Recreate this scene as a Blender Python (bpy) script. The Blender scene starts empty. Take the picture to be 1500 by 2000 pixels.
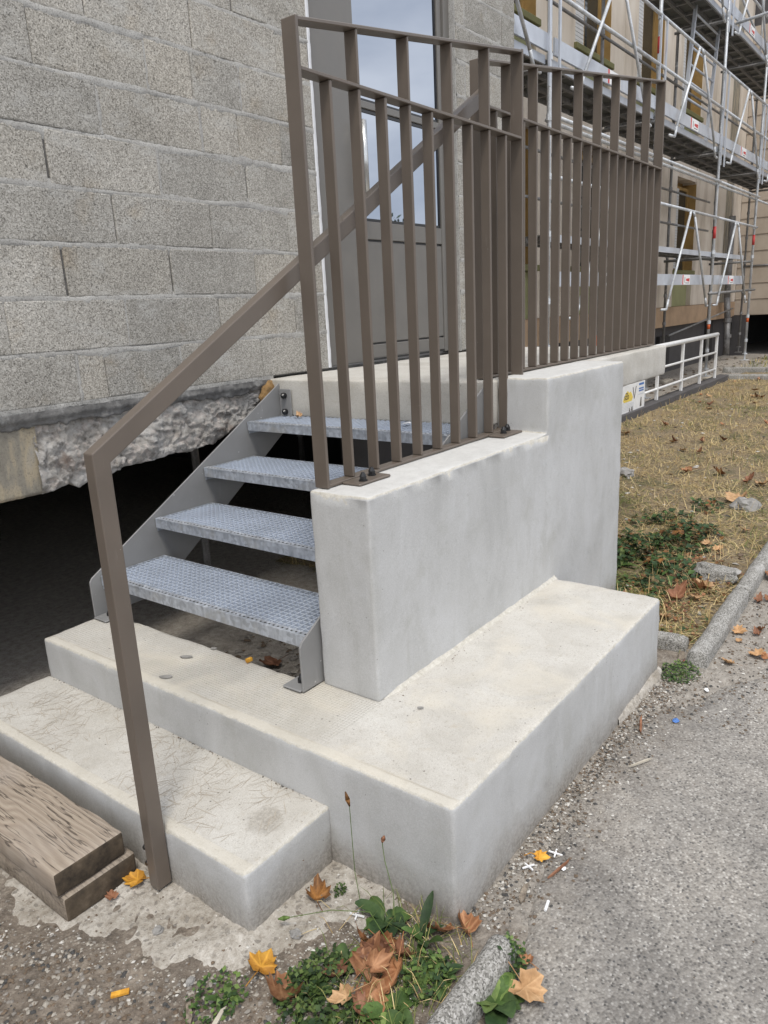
import bpy, bmesh, math, random
import numpy as np
from mathutils import Vector, Matrix, noise

S = bpy.context.scene
C = S.collection
rnd = random.Random(7)

# ------------------------------------------------------------------ camera
cam = bpy.data.objects.new('camera', bpy.data.cameras.new('camera'))
C.objects.link(cam)
F_PX = 1454.53
cam.data.sensor_fit = 'VERTICAL'
cam.data.sensor_height = 36.0
cam.data.lens = F_PX / 2000 * 36.0
cam.data.clip_start = 0.05
cam.data.clip_end = 2000
_a, _b, _c = .659735603, -.263763312, .0502538417
_f = Vector((math.cos(_b)*math.cos(_a), math.cos(_b)*math.sin(_a), math.sin(_b)))
_r = _f.cross(Vector((0, 0, 1))).normalized()
_d = _f.cross(_r)
_right = math.cos(_c)*_r + math.sin(_c)*_d
_down = -math.sin(_c)*_r + math.cos(_c)*_d
M = Matrix((( _right.x, -_down.x, -_f.x), (_right.y, -_down.y, -_f.y), (_right.z, -_down.z, -_f.z)))
cam.matrix_world = Matrix.Translation((0, 0, 1.61)) @ M.to_4x4()
S.camera = cam
S.render.engine = 'CYCLES'

# ------------------------------------------------------------------ sky, sun, exposure
SUN_EL, SUN_AZ = math.radians(64), math.radians(222)     # azimuth: direction towards the sun, from +X to +Y
W = bpy.data.worlds.new('World'); S.world = W; W.use_nodes = True
wn = W.node_tree; wn.nodes.clear()
def wnode(t): return wn.nodes.new(t)
sky = wnode('ShaderNodeTexSky'); sky.sky_type = 'NISHITA'; sky.sun_disc = False
sky.sun_elevation = SUN_EL; sky.sun_rotation = math.pi/2 - SUN_AZ
sky.air_density = 1.0; sky.dust_density = 2.0
tc = wnode('ShaderNodeTexCoord'); mp = wnode('ShaderNodeMapping'); mp.inputs['Scale'].default_value = (1, 1, 2.6)
nz = wnode('ShaderNodeTexNoise'); nz.inputs['Scale'].default_value = 2.3; nz.inputs['Detail'].default_value = 6; nz.inputs['Roughness'].default_value = .55
rmp = wnode('ShaderNodeValToRGB')
rmp.color_ramp.elements[0].position = .33; rmp.color_ramp.elements[0].color = (3.7, 4.1, 4.9, 1)
rmp.color_ramp.elements[1].position = .72; rmp.color_ramp.elements[1].color = (8.6, 8.6, 8.7, 1)
mix = wnode('ShaderNodeMix'); mix.data_type = 'RGBA'; mix.inputs[0].default_value = .86
bg = wnode('ShaderNodeBackground'); bg.inputs['Strength'].default_value = .12
out = wnode('ShaderNodeOutputWorld')
wn.links.new(tc.outputs['Generated'], mp.inputs[0]); wn.links.new(mp.outputs[0], nz.inputs['Vector'])
wn.links.new(nz.outputs['Fac'], rmp.inputs[0]); wn.links.new(sky.outputs[0], mix.inputs[6]); wn.links.new(rmp.outputs[0], mix.inputs[7])
wn.links.new(mix.outputs[2], bg.inputs['Color']); wn.links.new(bg.outputs[0], out.inputs[0])
sl = bpy.data.lights.new('sun', 'SUN'); sl.energy = 1.3; sl.angle = math.radians(14); sl.color = (1, .955, .88)
so = bpy.data.objects.new('sun', sl); C.objects.link(so)
sd = Vector((math.cos(SUN_EL)*math.cos(SUN_AZ), math.cos(SUN_EL)*math.sin(SUN_AZ), math.sin(SUN_EL)))
so.rotation_euler = sd.to_track_quat('Z', 'Y').to_euler()
S.view_settings.view_transform = 'Standard'; S.view_settings.look = 'None'
S.view_settings.gamma = 1; S.view_settings.use_curve_mapping = False
S.view_settings.exposure = 0.80

# ------------------------------------------------------------------ materials
class NT:
    def __init__(s, name):
        s.m = bpy.data.materials.new(name); s.m.use_nodes = True
        s.t = s.m.node_tree; s.p = s.t.nodes['Principled BSDF']
        g = s.n('ShaderNodeNewGeometry'); s.pos = g.outputs['Position']; s.isl = g.outputs['Random Per Island']; s.geo = g
    def n(s, t): return s.t.nodes.new(t)
    def link(s, a, b): s.t.links.new(a, b)
    def set(s, sock, v):
        if hasattr(v, 'links') or isinstance(v, bpy.types.NodeSocket): s.link(v, sock)
        else:
            if isinstance(v, tuple) and len(v) == 3 and sock.type == 'RGBA': v = (*v, 1)
            sock.default_value = v
    def vec(s, scale=(1, 1, 1), rot=(0, 0, 0), src=None, loc=(0, 0, 0)):
        m = s.n('ShaderNodeMapping'); s.link(src or s.pos, m.inputs[0])
        m.inputs['Scale'].default_value = scale; m.inputs['Rotation'].default_value = rot; m.inputs['Location'].default_value = loc
        return m.outputs[0]
    def noise(s, scale, detail=4, rough=.55, vec=None, dist=0, col=False):
        n = s.n('ShaderNodeTexNoise'); s.link(vec or s.pos, n.inputs['Vector'])
        n.inputs['Scale'].default_value = scale; n.inputs['Detail'].default_value = detail
        n.inputs['Roughness'].default_value = rough; n.inputs['Distortion'].default_value = dist
        return n.outputs['Color' if col else 'Fac']
    def voro(s, scale, feat='F1', out='Distance', vec=None, rnd_=1.0):
        n = s.n('ShaderNodeTexVoronoi'); n.feature = feat; s.link(vec or s.pos, n.inputs['Vector'])
        n.inputs['Scale'].default_value = scale; n.inputs['Randomness'].default_value = rnd_
        return n.outputs[out]
    def ramp(s, fac, stops, interp='LINEAR'):
        r = s.n('ShaderNodeValToRGB'); r.color_ramp.interpolation = interp
        e = r.color_ramp.elements
        while len(e) < len(stops): e.new(.5)
        for el, (p, c) in zip(e, stops):
            el.position = p; el.color = (*c, 1) if isinstance(c, tuple) else (c, c, c, 1)
        s.link(fac, r.inputs[0]); return r.outputs[0]
    def mix(s, fac, a, b, mode='MIX'):
        m = s.n('ShaderNodeMix'); m.data_type = 'RGBA'; m.blend_type = mode
        s.set(m.inputs[0], fac); s.set(m.inputs[6], a); s.set(m.inputs[7], b); return m.outputs[2]
    def math(s, op, a, b=0.0):
        m = s.n('ShaderNodeMath'); m.operation = op; s.set(m.inputs[0], a); s.set(m.inputs[1], b); return m.outputs[0]
    def sep(s, i, src=None):
        x = s.n('ShaderNodeSeparateXYZ'); s.link(src or s.pos, x.inputs[0]); return x.outputs[i]
    def objrnd(s): return s.n('ShaderNodeObjectInfo').outputs['Random']
    def bump(s, h, strength=.5, dist=.01, prev=None):
        b = s.n('ShaderNodeBump'); b.inputs['Strength'].default_value = strength; b.inputs['Distance'].default_value = dist
        s.link(h, b.inputs['Height'])
        if prev: s.link(prev, b.inputs['Normal'])
        return b.outputs[0]
    def done(s, col, rough=.85, normal=None, metal=0.0, spec=None, **kw):
        s.set(s.p.inputs['Base Color'], col); s.set(s.p.inputs['Roughness'], rough); s.set(s.p.inputs['Metallic'], metal)
        if normal: s.link(normal, s.p.inputs['Normal'])
        if spec is not None: s.p.inputs['Specular IOR Level'].default_value = spec
        for k, v in kw.items(): s.set(s.p.inputs[k], v)
        return s.m

def M_block():
    t = NT('rough_block')
    big = t.noise(3.2, 5); fine = t.noise(260, 3, .7); aggv = t.sep(0, t.voro(230, out='Color'))
    base = t.ramp(aggv, [(0, (.21, .20, .18)), (.3, (.325, .315, .292)), (.7, (.405, .392, .366)), (1, (.54, .525, .495))])
    tint = t.ramp(t.objrnd(), [(0, (.84, .835, .82)), (.3, (.94, .93, .91)), (.6, (.98, .965, .935)), (.8, (1.0, .965, .91)), (1, (1.05, 1.035, 1.01))])
    c = t.mix(1.0, base, tint, 'MULTIPLY')
    c = t.mix(1.0, c, t.ramp(big, [(.3, (.84, .83, .81)), (.7, (1.12, 1.11, 1.09))]), 'MULTIPLY')
    st = t.noise(4, 4, .6, t.vec((1, 1, 1), loc=(3, 8, 1)))
    c = t.mix(t.ramp(st, [(.58, 0.0), (.74, .55)]), c, (.86, .74, .58), 'MULTIPLY')
    smear = t.noise(7, 6, .66, t.vec((.7, 1, 1.3), loc=(7, 2, 5)))
    c = t.mix(t.ramp(smear, [(.54, 0.0), (.68, .5)]), c, (.50, .49, .46))
    deep = t.ramp(t.noise(150, 4, .66), [(.335, 0.0), (.43, 1.0)])
    c = t.mix(t.math('MULTIPLY', t.math('SUBTRACT', 1.0, deep), .8), c, (.075, .07, .06))
    h = t.math('ADD', deep, t.math('MULTIPLY', fine, .6))
    return t.done(c, .95, t.bump(h, .7, .003))
def M_mortar():
    t = NT('pale_mortar')
    n = t.noise(14, 6, .65); f = t.noise(160, 4, .7)
    c = t.ramp(n, [(.3, (.31, .30, .28)), (.55, (.405, .395, .37)), (.8, (.48, .47, .445))])
    c = t.mix(t.ramp(f, [(.36, .75), (.5, 0.0)]), c, (.13, .12, .11))
    return t.done(c, .95, t.bump(t.math('ADD', f, n), .8, .003))
def M_joint():
    t = NT('joint_recess'); f = t.noise(60, 4, .7)
    return t.done(t.ramp(f, [(.3, (.07, .066, .06)), (.7, (.18, .172, .16))]), .95, t.bump(f, .8, .004))
def M_plaster():            # fresh grey skim coat of the steps' flanks
    t = NT('grey_render')
    n = t.noise(2.4, 5, .6, dist=.6); v = t.noise(2.6, 5, .62, t.vec((2, 2, .8)), dist=.7)
    m = t.noise(11, 5, .65, t.vec((1, 1, 1.6)), dist=.8)
    c = t.ramp(t.math('ADD', t.math('MULTIPLY', n, .5), t.math('MULTIPLY', v, .5)),
               [(.36, (.385, .383, .373)), (.48, (.44, .438, .43)), (.62, (.49, .49, .488))])
    c = t.mix(t.ramp(m, [(.58, 0.0), (.74, .4)]), c, (.50, .505, .51))
    c = t.mix(t.ramp(t.noise(6, 4, .6, t.vec(loc=(4, 4, 9))), [(.56, 0.0), (.76, .6)]), c, (.36, .355, .33))
    c = t.mix(t.ramp(t.noise(4.2, 5, .65, t.vec((2.6, 2.6, .45), loc=(9, 3, 2))), [(.57, 0.0), (.72, .4)]), c, (.345, .338, .312))
    z = t.sep(2)
    zz = t.math('ADD', z, t.math('MULTIPLY', t.noise(7, 5, .65), .18))
    foot = t.ramp(zz, [(.10, .85), (.24, 0.0)])
    grit = t.noise(90, 4, .7)
    c = t.mix(foot, c, t.ramp(grit, [(.35, (.15, .13, .105)), (.65, (.34, .31, .27))]))
    nzz = t.math('ADD', t.sep(2, t.geo.outputs['Normal']), t.math('MULTIPLY', t.math('SUBTRACT', t.noise(30, 5, .7), .5), 1.5))
    c = t.mix(t.ramp(nzz, [(.34, 0.0), (.50, 1.0)]), c, t.ramp(t.noise(45, 4, .7), [(.3, (.40, .375, .32)), (.7, (.58, .555, .50))]))
    c = t.mix(t.ramp(t.noise(30, 5, .7, t.vec(loc=(1, 7, 3))), [(.60, 0.0), (.74, .45)]), c, (.33, .325, .305))
    pin = t.ramp(t.voro(30), [(.05, 1.0), (.085, 0.0)])
    c = t.mix(t.math('MULTIPLY', pin, t.ramp(t.noise(4), [(.5, 0.0), (.6, .8)])), c, (.16, .15, .14))
    c = t.mix(1.0, c, t.ramp(t.noise(280, 3, .75), [(.3, (.86, .86, .85)), (.7, (1.13, 1.13, 1.13))]), 'MULTIPLY')
    scr = t.noise(40, 4, .6, t.vec((1, 1, .15)))
    h = t.math('ADD', t.math('MULTIPLY', scr, .5), t.math('MULTIPLY', t.noise(120, 3, .6), .25))
    h = t.math('ADD', h, t.math('MULTIPLY', n, .7))
    return t.done(c, t.ramp(m, [(.3, .62), (.7, .85)]), t.bump(h, .5, .004))
def M_cream(kind):
    t = NT('cream_concrete_' + kind)
    n = t.noise(5, 6, .62, dist=.4); m = t.noise(24, 5, .65); f = t.noise(170, 4, .7)
    c = t.ramp(n, [(.3, (.44, .42, .378)), (.5, (.50, .48, .438)), (.72, (.55, .535, .495))])
    c = t.mix(t.ramp(m, [(.6, 0.0), (.75, .5)]), c, (.42, .37, .29))
    c = t.mix(t.ramp(f, [(.30, .75), (.42, 0.0)]), c, (.22, .19, .155))
    pit = t.math('MULTIPLY', t.ramp(t.voro(34), [(.07, 1.0), (.13, 0.0)]), t.ramp(t.noise(6, vec=t.vec(loc=(2, 5, 3))), [(.48, 0.0), (.6, 1.0)]))
    c = t.mix(pit, c, (.16, .145, .125))
    c = t.mix(t.ramp(t.noise(55, 5, .72, t.vec(loc=(6, 3, 1))), [(.56, 0.0), (.70, .55)]), c, (.36, .325, .265))
    c = t.mix(t.ramp(t.noise(2.2, 5, .65, t.vec(loc=(2, 9, 4))), [(.50, 0.0), (.66, .42)]), c, (.36, .335, .285))
    c = t.mix(t.ramp(t.noise(8, 5, .7, t.vec((1, .5, 1), (0, 0, .5), loc=(1, 6, 2))), [(.57, 0.0), (.70, .45)]), c, (.40, .385, .35))
    c = t.mix(1.0, c, t.ramp(t.noise(300, 3, .75), [(.3, (.84, .83, .82)), (.7, (1.14, 1.14, 1.14))]), 'MULTIPLY')
    if kind == 'white':
        c = t.mix(.65, c, t.ramp(m, [(.3, (.50, .50, .49)), (.7, (.63, .63, .62))]))
    h = t.math('ADD', t.math('MULTIPLY', m, .8), t.math('MULTIPLY', f, .5))
    if kind in ('scratched', 'imprinted'):
        x0 = 1.082 if kind == 'scratched' else 1.420
        wob = t.math('MULTIPLY', t.math('SUBTRACT', t.noise(14, 4, .65), .5), .010)
        gd = t.math('ABSOLUTE', t.math('SUBTRACT', t.math('ADD', t.sep(0), wob), x0))
        gl = t.math('MULTIPLY', t.ramp(gd, [(.0012, 1.0), (.0045, 0.0)]), t.ramp(t.noise(5, 3, vec=t.vec(loc=(8, 1, 1))), [(.42, 0.0), (.56, .8)]))
        c = t.mix(gl, c, (.27, .235, .185)); h = t.math('SUBTRACT', h, gl)
        gd2 = t.math('SUBTRACT', t.math('ADD', t.sep(0), wob), x0)
        c = t.mix(t.ramp(gd2, [(-.004, .45), (.004, 0.0)]), c, (.56, .52, .435))
    if kind == 'scratched':
        dv = t.n('ShaderNodeVectorMath'); dv.operation = 'DISTANCE'; t.link(t.pos, dv.inputs[0]); dv.inputs[1].default_value = (1.235, 1.455, .197)
        dd = t.math('ADD', dv.outputs['Value'], t.math('MULTIPLY', t.noise(22, 5, .7), .07))
        er = t.ramp(dd, [(.075, 1.0), (.10, 0.0)])
        c = t.mix(t.math('MULTIPLY', er, .55), c, t.ramp(t.noise(120, 4, .7), [(.35, (.16, .14, .115)), (.65, (.42, .385, .33))]))
        h = t.math('SUBTRACT', h, t.math('MULTIPLY', er, .8))
    if kind == 'imprinted':
        g1 = t.n('ShaderNodeTexWave'); g1.bands_direction = 'X'; g1.inputs['Scale'].default_value = 26; g1.inputs['Distortion'].default_value = .6
        g2 = t.n('ShaderNodeTexWave'); g2.bands_direction = 'Y'; g2.inputs['Scale'].default_value = 26; g2.inputs['Distortion'].default_value = .6
        t.link(t.pos, g1.inputs[0]); t.link(t.pos, g2.inputs[0])
        g = t.math('MULTIPLY', g1.outputs['Fac'], g2.outputs['Fac'])
        inner = t.math('MULTIPLY', t.ramp(t.sep(1), [(.0, 0.0), (1.0, 1.0)]), 1.0)
        lim = t.math('MULTIPLY', t.math('GREATER_THAN', t.sep(1), 1.38), t.math('LESS_THAN', t.sep(0), 1.72))
        lim = t.math('MULTIPLY', lim, t.math('GREATER_THAN', t.sep(0), 1.43))
        lim = t.math('MULTIPLY', lim, t.ramp(n, [(.3, .2), (.5, 1.0)]))
        gg = t.math('MULTIPLY', g, lim)
        c = t.mix(t.math('MULTIPLY', gg, .28), c, (.34, .31, .26))
        h = t.math('SUBTRACT', h, t.math('MULTIPLY', gg, .9))
    if kind == 'imprinted':
        patch = t.ramp(t.noise(3.4, 4, .55, t.vec(loc=(6, 1, 0)), dist=.8), [(.5, 0.0), (.68, .35)])
        c = t.mix(patch, c, (.62, .565, .46))
    return t.done(c, .92, t.bump(h, .55, .004))
def M_taupe(name='taupe_paint', col=(.126, .103, .084)):
    t = NT(name)
    n = t.noise(6, 4); f = t.noise(300, 2); sc = t.noise(3, 5, .7, t.vec((9, 9, 1.2)))
    c = t.mix(1.0, col, t.ramp(n, [(.3, (.93, .93, .93)), (.7, (1.08, 1.07, 1.06))]), 'MULTIPLY')
    dust = t.math('MULTIPLY', t.ramp(sc, [(.64, 0.0), (.78, .30)]), t.ramp(t.noise(9), [(.45, 0.0), (.62, 1.0)]))
    c = t.mix(dust, c, (.34, .30, .27))
    ch = t.math('MULTIPLY', t.ramp(t.voro(34), [(.03, 1.0), (.045, 0.0)]), t.ramp(t.noise(5, vec=t.vec(loc=(3, 3, 3))), [(.55, 0.0), (.62, .8)]))
    c = t.mix(ch, c, (.5, .48, .45))
    return t.done(c, t.ramp(n, [(.3, .32), (.7, .45)]), t.bump(f, .06, .001), spec=.45)
def M_steelgrey():
    t = NT('grey_stringer_paint'); n = t.noise(5, 5); s = t.noise(3, 4, .65, t.vec((9, 9, 1)))
    c = t.ramp(n, [(.3, (.205, .203, .20)), (.7, (.255, .253, .25))])
    c = t.mix(t.ramp(s, [(.62, 0.0), (.75, .4)]), c, (.34, .335, .33))
    sp = t.math('MULTIPLY', t.ramp(t.voro(30), [(.09, 1.0), (.12, 0.0)]), t.ramp(t.noise(6, vec=t.vec(loc=(1, 2, 3))), [(.55, 0.0), (.6, 1.0)]))
    c = t.mix(t.math('MULTIPLY', sp, .8), c, (.6, .6, .58))
    return t.done(c, .42, None, spec=.5)
def M_galv(name='galvanised_steel', a=(.32, .345, .385), b=(.58, .615, .67), metal=.5):
    t = NT(name); v = t.sep(0, t.voro(70, out='Color')); n = t.noise(7, 5, .65, t.vec((2, 1, 1)))
    st = t.noise(30, 4, .6, t.vec((1, 1.6, .2)))
    c = t.ramp(t.math('ADD', t.math('MULTIPLY', v, .3), t.math('MULTIPLY', st, .7)), [(.25, a), (.7, b)])
    c = t.mix(t.ramp(n, [(.52, 0.0), (.7, .6)]), c, (.42, .40, .35))
    return t.done(c, t.ramp(v, [(0, .38), (1, .6)]), t.bump(st, .15, .002), metal=metal)
def M_tube(name='scaffold_steel', a=(.36, .375, .39), b=(.68, .70, .72)):
    t = NT(name); n = t.noise(7, 6, .7, t.vec((1, 1, .8))); f = t.noise(60, 4, .65)
    c = t.ramp(t.math('ADD', t.math('MULTIPLY', n, .65), t.math('MULTIPLY', f, .35)), [(.34, a), (.6, b)])
    c = t.mix(t.ramp(t.noise(4, 6, .7, t.vec(loc=(5, 5, 5))), [(.6, 0.0), (.7, .7)]), c, (.70, .70, .68))
    c = t.mix(t.ramp(t.noise(12, 5, .7, t.vec(loc=(9, 2, 5))), [(.66, 0.0), (.76, .6)]), c, (.24, .13, .08))
    return t.done(c, .5, None, metal=.35)
def M_plain(name, col, rough=.7, var=.12, scale=8, metal=0.0, spec=None, bump=0.0):
    t = NT(name); n = t.noise(scale, 5, .6)
    c = t.mix(1.0, col, t.ramp(n, [(.28, (1-var,)*3), (.72, (1+var,)*3)]), 'MULTIPLY')
    nn = t.bump(t.noise(scale*12, 4, .65), bump, .004) if bump else None
    return t.done(c, rough, nn, metal, spec)
def M_beam():
    t = NT('broken_concrete'); n = t.noise(5, 6, .65, dist=.5); m = t.noise(28, 5, .68); v = t.sep(0, t.voro(46, out='Color'))
    c = t.ramp(m, [(.28, (.13, .118, .105)), (.48, (.30, .28, .255)), (.7, (.45, .43, .40))])
    c = t.mix(t.ramp(v, [(.72, 0.0), (.85, .5)]), c, (.46, .40, .36))
    c = t.mix(t.ramp(n, [(.5, 0.0), (.62, .55)]), c, (.46, .45, .43))
    c = t.mix(t.ramp(t.noise(9, 4, vec=t.vec(loc=(3, 1, 8))), [(.62, 0.0), (.72, .7)]), c, (.13, .085, .06))
    h = t.math('ADD', m, t.math('MULTIPLY', t.noise(90, 4, .7), .5))
    return t.done(c, .95, t.bump(h, 1.0, .012))
def M_stain(name='stained_concrete', vert=True):
    t = NT(name); s = t.noise(3.4, 5, .6, t.vec((3, 3, .7))); f = t.noise(120, 4, .7); n = t.noise(22, 5, .7)
    c = t.ramp(s, [(.34, (.16, .145, .12)), (.48, (.235, .215, .175)), (.57, (.36, .305, .215)), (.68, (.30, .28, .24))])
    c = t.mix(t.ramp(f, [(.34, .5), (.46, 0.0)]), c, (.10, .085, .07))
    return t.done(c, .93, t.bump(t.math('ADD', f, n), .5, .004))
def M_bitumen():
    t = NT('old_mortar_band'); n = t.noise(10, 6, .68, t.vec((1, 1, .6))); f = t.noise(120, 4, .7)
    c = t.ramp(n, [(.36, (.10, .098, .094)), (.58, (.185, .18, .172)), (.70, (.34, .335, .32))])
    return t.done(c, .93, t.bump(t.math('ADD', f, n), .7, .006))
def M_asphalt():
    t = NT('worn_asphalt')
    v = t.sep(0, t.voro(135, out='Color')); d = t.voro(135); v2 = t.sep(1, t.voro(88, out='Color')); d2 = t.voro(88)
    f = t.noise(420, 3, .7)
    c = t.ramp(v, [(0, (.085, .082, .078)), (.22, (.185, .175, .163)), (.55, (.27, .256, .238)), (.86, (.34, .326, .305)), (1, (.48, .465, .44))])
    c = t.mix(t.ramp(d, [(.30, 0.0), (.55, .6)]), c, (.255, .237, .215))
    c = t.mix(t.math('MULTIPLY', t.ramp(v2, [(.89, 0.0), (.92, .85)]), t.ramp(d2, [(.25, 1.0), (.42, 0.0)])), c, (.075, .075, .078))
    c = t.mix(t.math('MULTIPLY', t.ramp(v2, [(.08, 1.0), (.12, 0.0)]), t.ramp(d2, [(.22, 1.0), (.36, 0.0)])), c, (.44, .425, .395))
    big = t.noise(1.7, 6, .62, dist=.6); mid = t.noise(7, 6, .65)
    c = t.mix(1.0, c, t.ramp(big, [(.34, (.62, .615, .61)), (.5, (.98, .97, .95)), (.66, (1.28, 1.25, 1.2))]), 'MULTIPLY')
    c = t.mix(t.ramp(mid, [(.56, 0.0), (.72, .6)]), c, (.37, .347, .312))
    c = t.mix(t.ramp(f, [(.3, .5), (.42, 0.0)]), c, (.07, .065, .06))
    # earthy, darker toward its broken edge beside the steps
    y = t.math('ADD', t.sep(1), t.math('MULTIPLY', t.noise(6, 5, .65), .30))
    c = t.mix(t.math('MULTIPLY', t.ramp(y, [(.72, 0.0), (.98, .8)]), t.ramp(t.noise(16, 5, .7), [(.4, .35), (.6, 1.0)])), c, t.ramp(t.noise(70, 4, .7), [(.35, (.12, .10, .08)), (.65, (.33, .295, .25))]))
    h = t.math('ADD', t.math('MULTIPLY', d, -.9), t.math('MULTIPLY', mid, 1.2)); h = t.math('ADD', h, t.math('MULTIPLY', f, .4))
    return t.done(c, .92, t.bump(h, .8, .004))
def M_soil():
    t = NT('stony_soil')
    v = t.sep(0, t.voro(85, out='Color')); d = t.voro(85); n = t.noise(5, 6, .65); f = t.noise(220, 4, .7); m = t.noise(26, 5, .7)
    c = t.ramp(m, [(.3, (.10, .083, .066)), (.5, (.19, .158, .127)), (.72, (.31, .27, .222))])
    st = t.ramp(v, [(.0, (.10, .085, .065)), (.5, (.22, .19, .15)), (1, (.42, .39, .34))])
    c = t.mix(t.math('MULTIPLY', t.ramp(d, [(.22, .9), (.42, 0.0)]), t.ramp(v, [(.55, 0.0), (.62, 1.0)])), c, st)
    c = t.mix(1.0, c, t.ramp(n, [(.3, (.72, .71, .70)), (.7, (1.25, 1.22, 1.18))]), 'MULTIPLY')
    c = t.mix(t.ramp(f, [(.55, 0.0), (.68, .5)]), c, (.33, .29, .24))
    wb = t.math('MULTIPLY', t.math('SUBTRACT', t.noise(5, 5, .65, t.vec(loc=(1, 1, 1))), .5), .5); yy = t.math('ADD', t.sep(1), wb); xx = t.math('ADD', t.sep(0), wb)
    dry = t.math('ADD', t.ramp(t.math('MULTIPLY', yy, .25), [(.5, 0.0), (.62, 1.0)]), t.math('MULTIPLY', t.ramp(t.math('MULTIPLY', xx, .5), [(.66, 0.0), (.74, 1.0)]), t.ramp(yy, [(.80, 1.0), (1.0, 0.0)])))  # painted paler to offset the shade under the building; pale grit beside steps
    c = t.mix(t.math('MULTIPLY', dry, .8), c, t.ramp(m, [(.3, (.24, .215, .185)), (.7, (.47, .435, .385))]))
    h = t.math('ADD', m, t.math('MULTIPLY', f, .5)); h = t.math('SUBTRACT', h, t.math('MULTIPLY', d, .5))
    return t.done(c, .97, t.bump(h, .9, .012))
def M_lawnsoil():
    t = NT('dry_lawn_thatch')
    n = t.noise(2.2, 5, .62); m = t.noise(45, 5, .72); f = t.noise(160, 3, .7, t.vec((1, .35, 1)))
    c = t.ramp(m, [(.28, (.11, .085, .055)), (.5, (.29, .22, .135)), (.72, (.48, .385, .245))])
    c = t.mix(t.ramp(n, [(.50, 0.0), (.66, .6)]), c, (.075, .085, .03))
    c = t.mix(t.ramp(f, [(.3, .6), (.45, 0.0)]), c, (.06, .045, .03))
    return t.done(c, .97, t.bump(t.math('ADD', m, f), 1.0, .02))
def M_apron():
    t = NT('spilled_concrete'); n = t.noise(7, 6, .66); m = t.noise(48, 5, .7); f = t.noise(190, 4, .7); v = t.sep(0, t.voro(95, out='Color'))
    c = t.ramp(m, [(.28, (.26, .23, .195)), (.46, (.43, .40, .357)), (.7, (.57, .545, .505))])
    c = t.mix(1.0, c, t.ramp(n, [(.32, (.72, .68, .62)), (.66, (1.15, 1.14, 1.12))]), 'MULTIPLY')
    c = t.mix(t.ramp(v, [(.9, 0.0), (.95, .7)]), c, (.20, .18, .155))
    c = t.mix(t.ramp(f, [(.3, .6), (.42, 0.0)]), c, (.16, .135, .105))
    return t.done(c, .96, t.bump(t.math('ADD', m, t.math('MULTIPLY', f, .6)), 1.0, .008))
def M_kerb():
    t = NT('kerb_concrete'); n = t.noise(10, 6, .66); v = t.sep(0, t.voro(230, out='Color')); f = t.noise(110, 4, .7)
    c = t.ramp(v, [(0, (.10, .095, .085)), (.5, (.27, .26, .235)), (1, (.44, .425, .40))])
    c = t.mix(t.ramp(n, [(.54, 0.0), (.7, .75)]), c, (.48, .47, .45))
    c = t.mix(t.ramp(t.noise(7, 5, .7, t.vec(loc=(4, 4, 4))), [(.56, 0.0), (.7, .8)]), c, (.085, .08, .062))
    c = t.mix(t.ramp(f, [(.32, .7), (.44, 0.0)]), c, (.08, .075, .065))
    return t.done(c, .95, t.bump(t.math('ADD', f, n), .8, .006))
def M_wood(end=False):
    t = NT('weathered_timber_end' if end else 'weathered_timber')
    if end:
        n = t.noise(9, 5, .65); f = t.noise(120, 3, .7)
        c = t.ramp(n, [(.36, (.018, .013, .009)), (.52, (.075, .055, .035)), (.72, (.17, .13, .09))])
        return t.done(c, .9, t.bump(f, .5, .003))
    k = t.noise(2.6, 2, .5, t.vec((1.6, .9, 1.6), loc=(1.6, 2, 0)), dist=.3)
    v = t.vec((1, .13, 1))
    w = t.n('ShaderNodeTexWave'); w.wave_type = 'BANDS'; w.bands_direction = 'X'
    w.inputs['Scale'].default_value = 17; w.inputs['Distortion'].default_value = 0; w.inputs['Detail'].default_value = 2
    add = t.n('ShaderNodeVectorMath'); add.operation = 'ADD'
    cmb = t.n('ShaderNodeCombineXYZ'); t.link(t.math('MULTIPLY', k, .17), cmb.inputs[0])
    t.link(v, add.inputs[0]); t.link(cmb.outputs[0], add.inputs[1]); t.link(add.outputs[0], w.inputs[0])
    g = t.noise(60, 5, .7, t.vec((2.2, .045, 2.2)))
    c = t.ramp(w.outputs['Fac'], [(0, (.285, .23, .178)), (.35, (.32, .26, .20)), (1, (.365, .305, .24))])
    c = t.mix(t.ramp(g, [(.34, .45), (.52, 0.0)]), c, (.19, .15, .115)); crk = t.noise(9, 3, .6, t.vec((3.5, .22, 1), loc=(2, 1, 0))); c = t.mix(t.ramp(t.math('ABSOLUTE', t.math('SUBTRACT', crk, .5)), [(.004, .85), (.016, 0.0)]), c, (.05, .037, .027))
    c = t.mix(t.ramp(t.noise(4, 5), [(.45, 0.0), (.68, .5)]), c, (.37, .32, .275))
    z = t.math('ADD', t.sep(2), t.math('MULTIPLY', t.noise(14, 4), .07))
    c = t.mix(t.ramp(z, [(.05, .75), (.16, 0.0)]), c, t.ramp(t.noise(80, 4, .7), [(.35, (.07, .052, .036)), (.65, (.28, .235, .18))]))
    h = t.math('ADD', t.math('MULTIPLY', w.outputs['Fac'], .5), g)
    return t.done(c, .88, t.bump(h, .6, .004))
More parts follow.
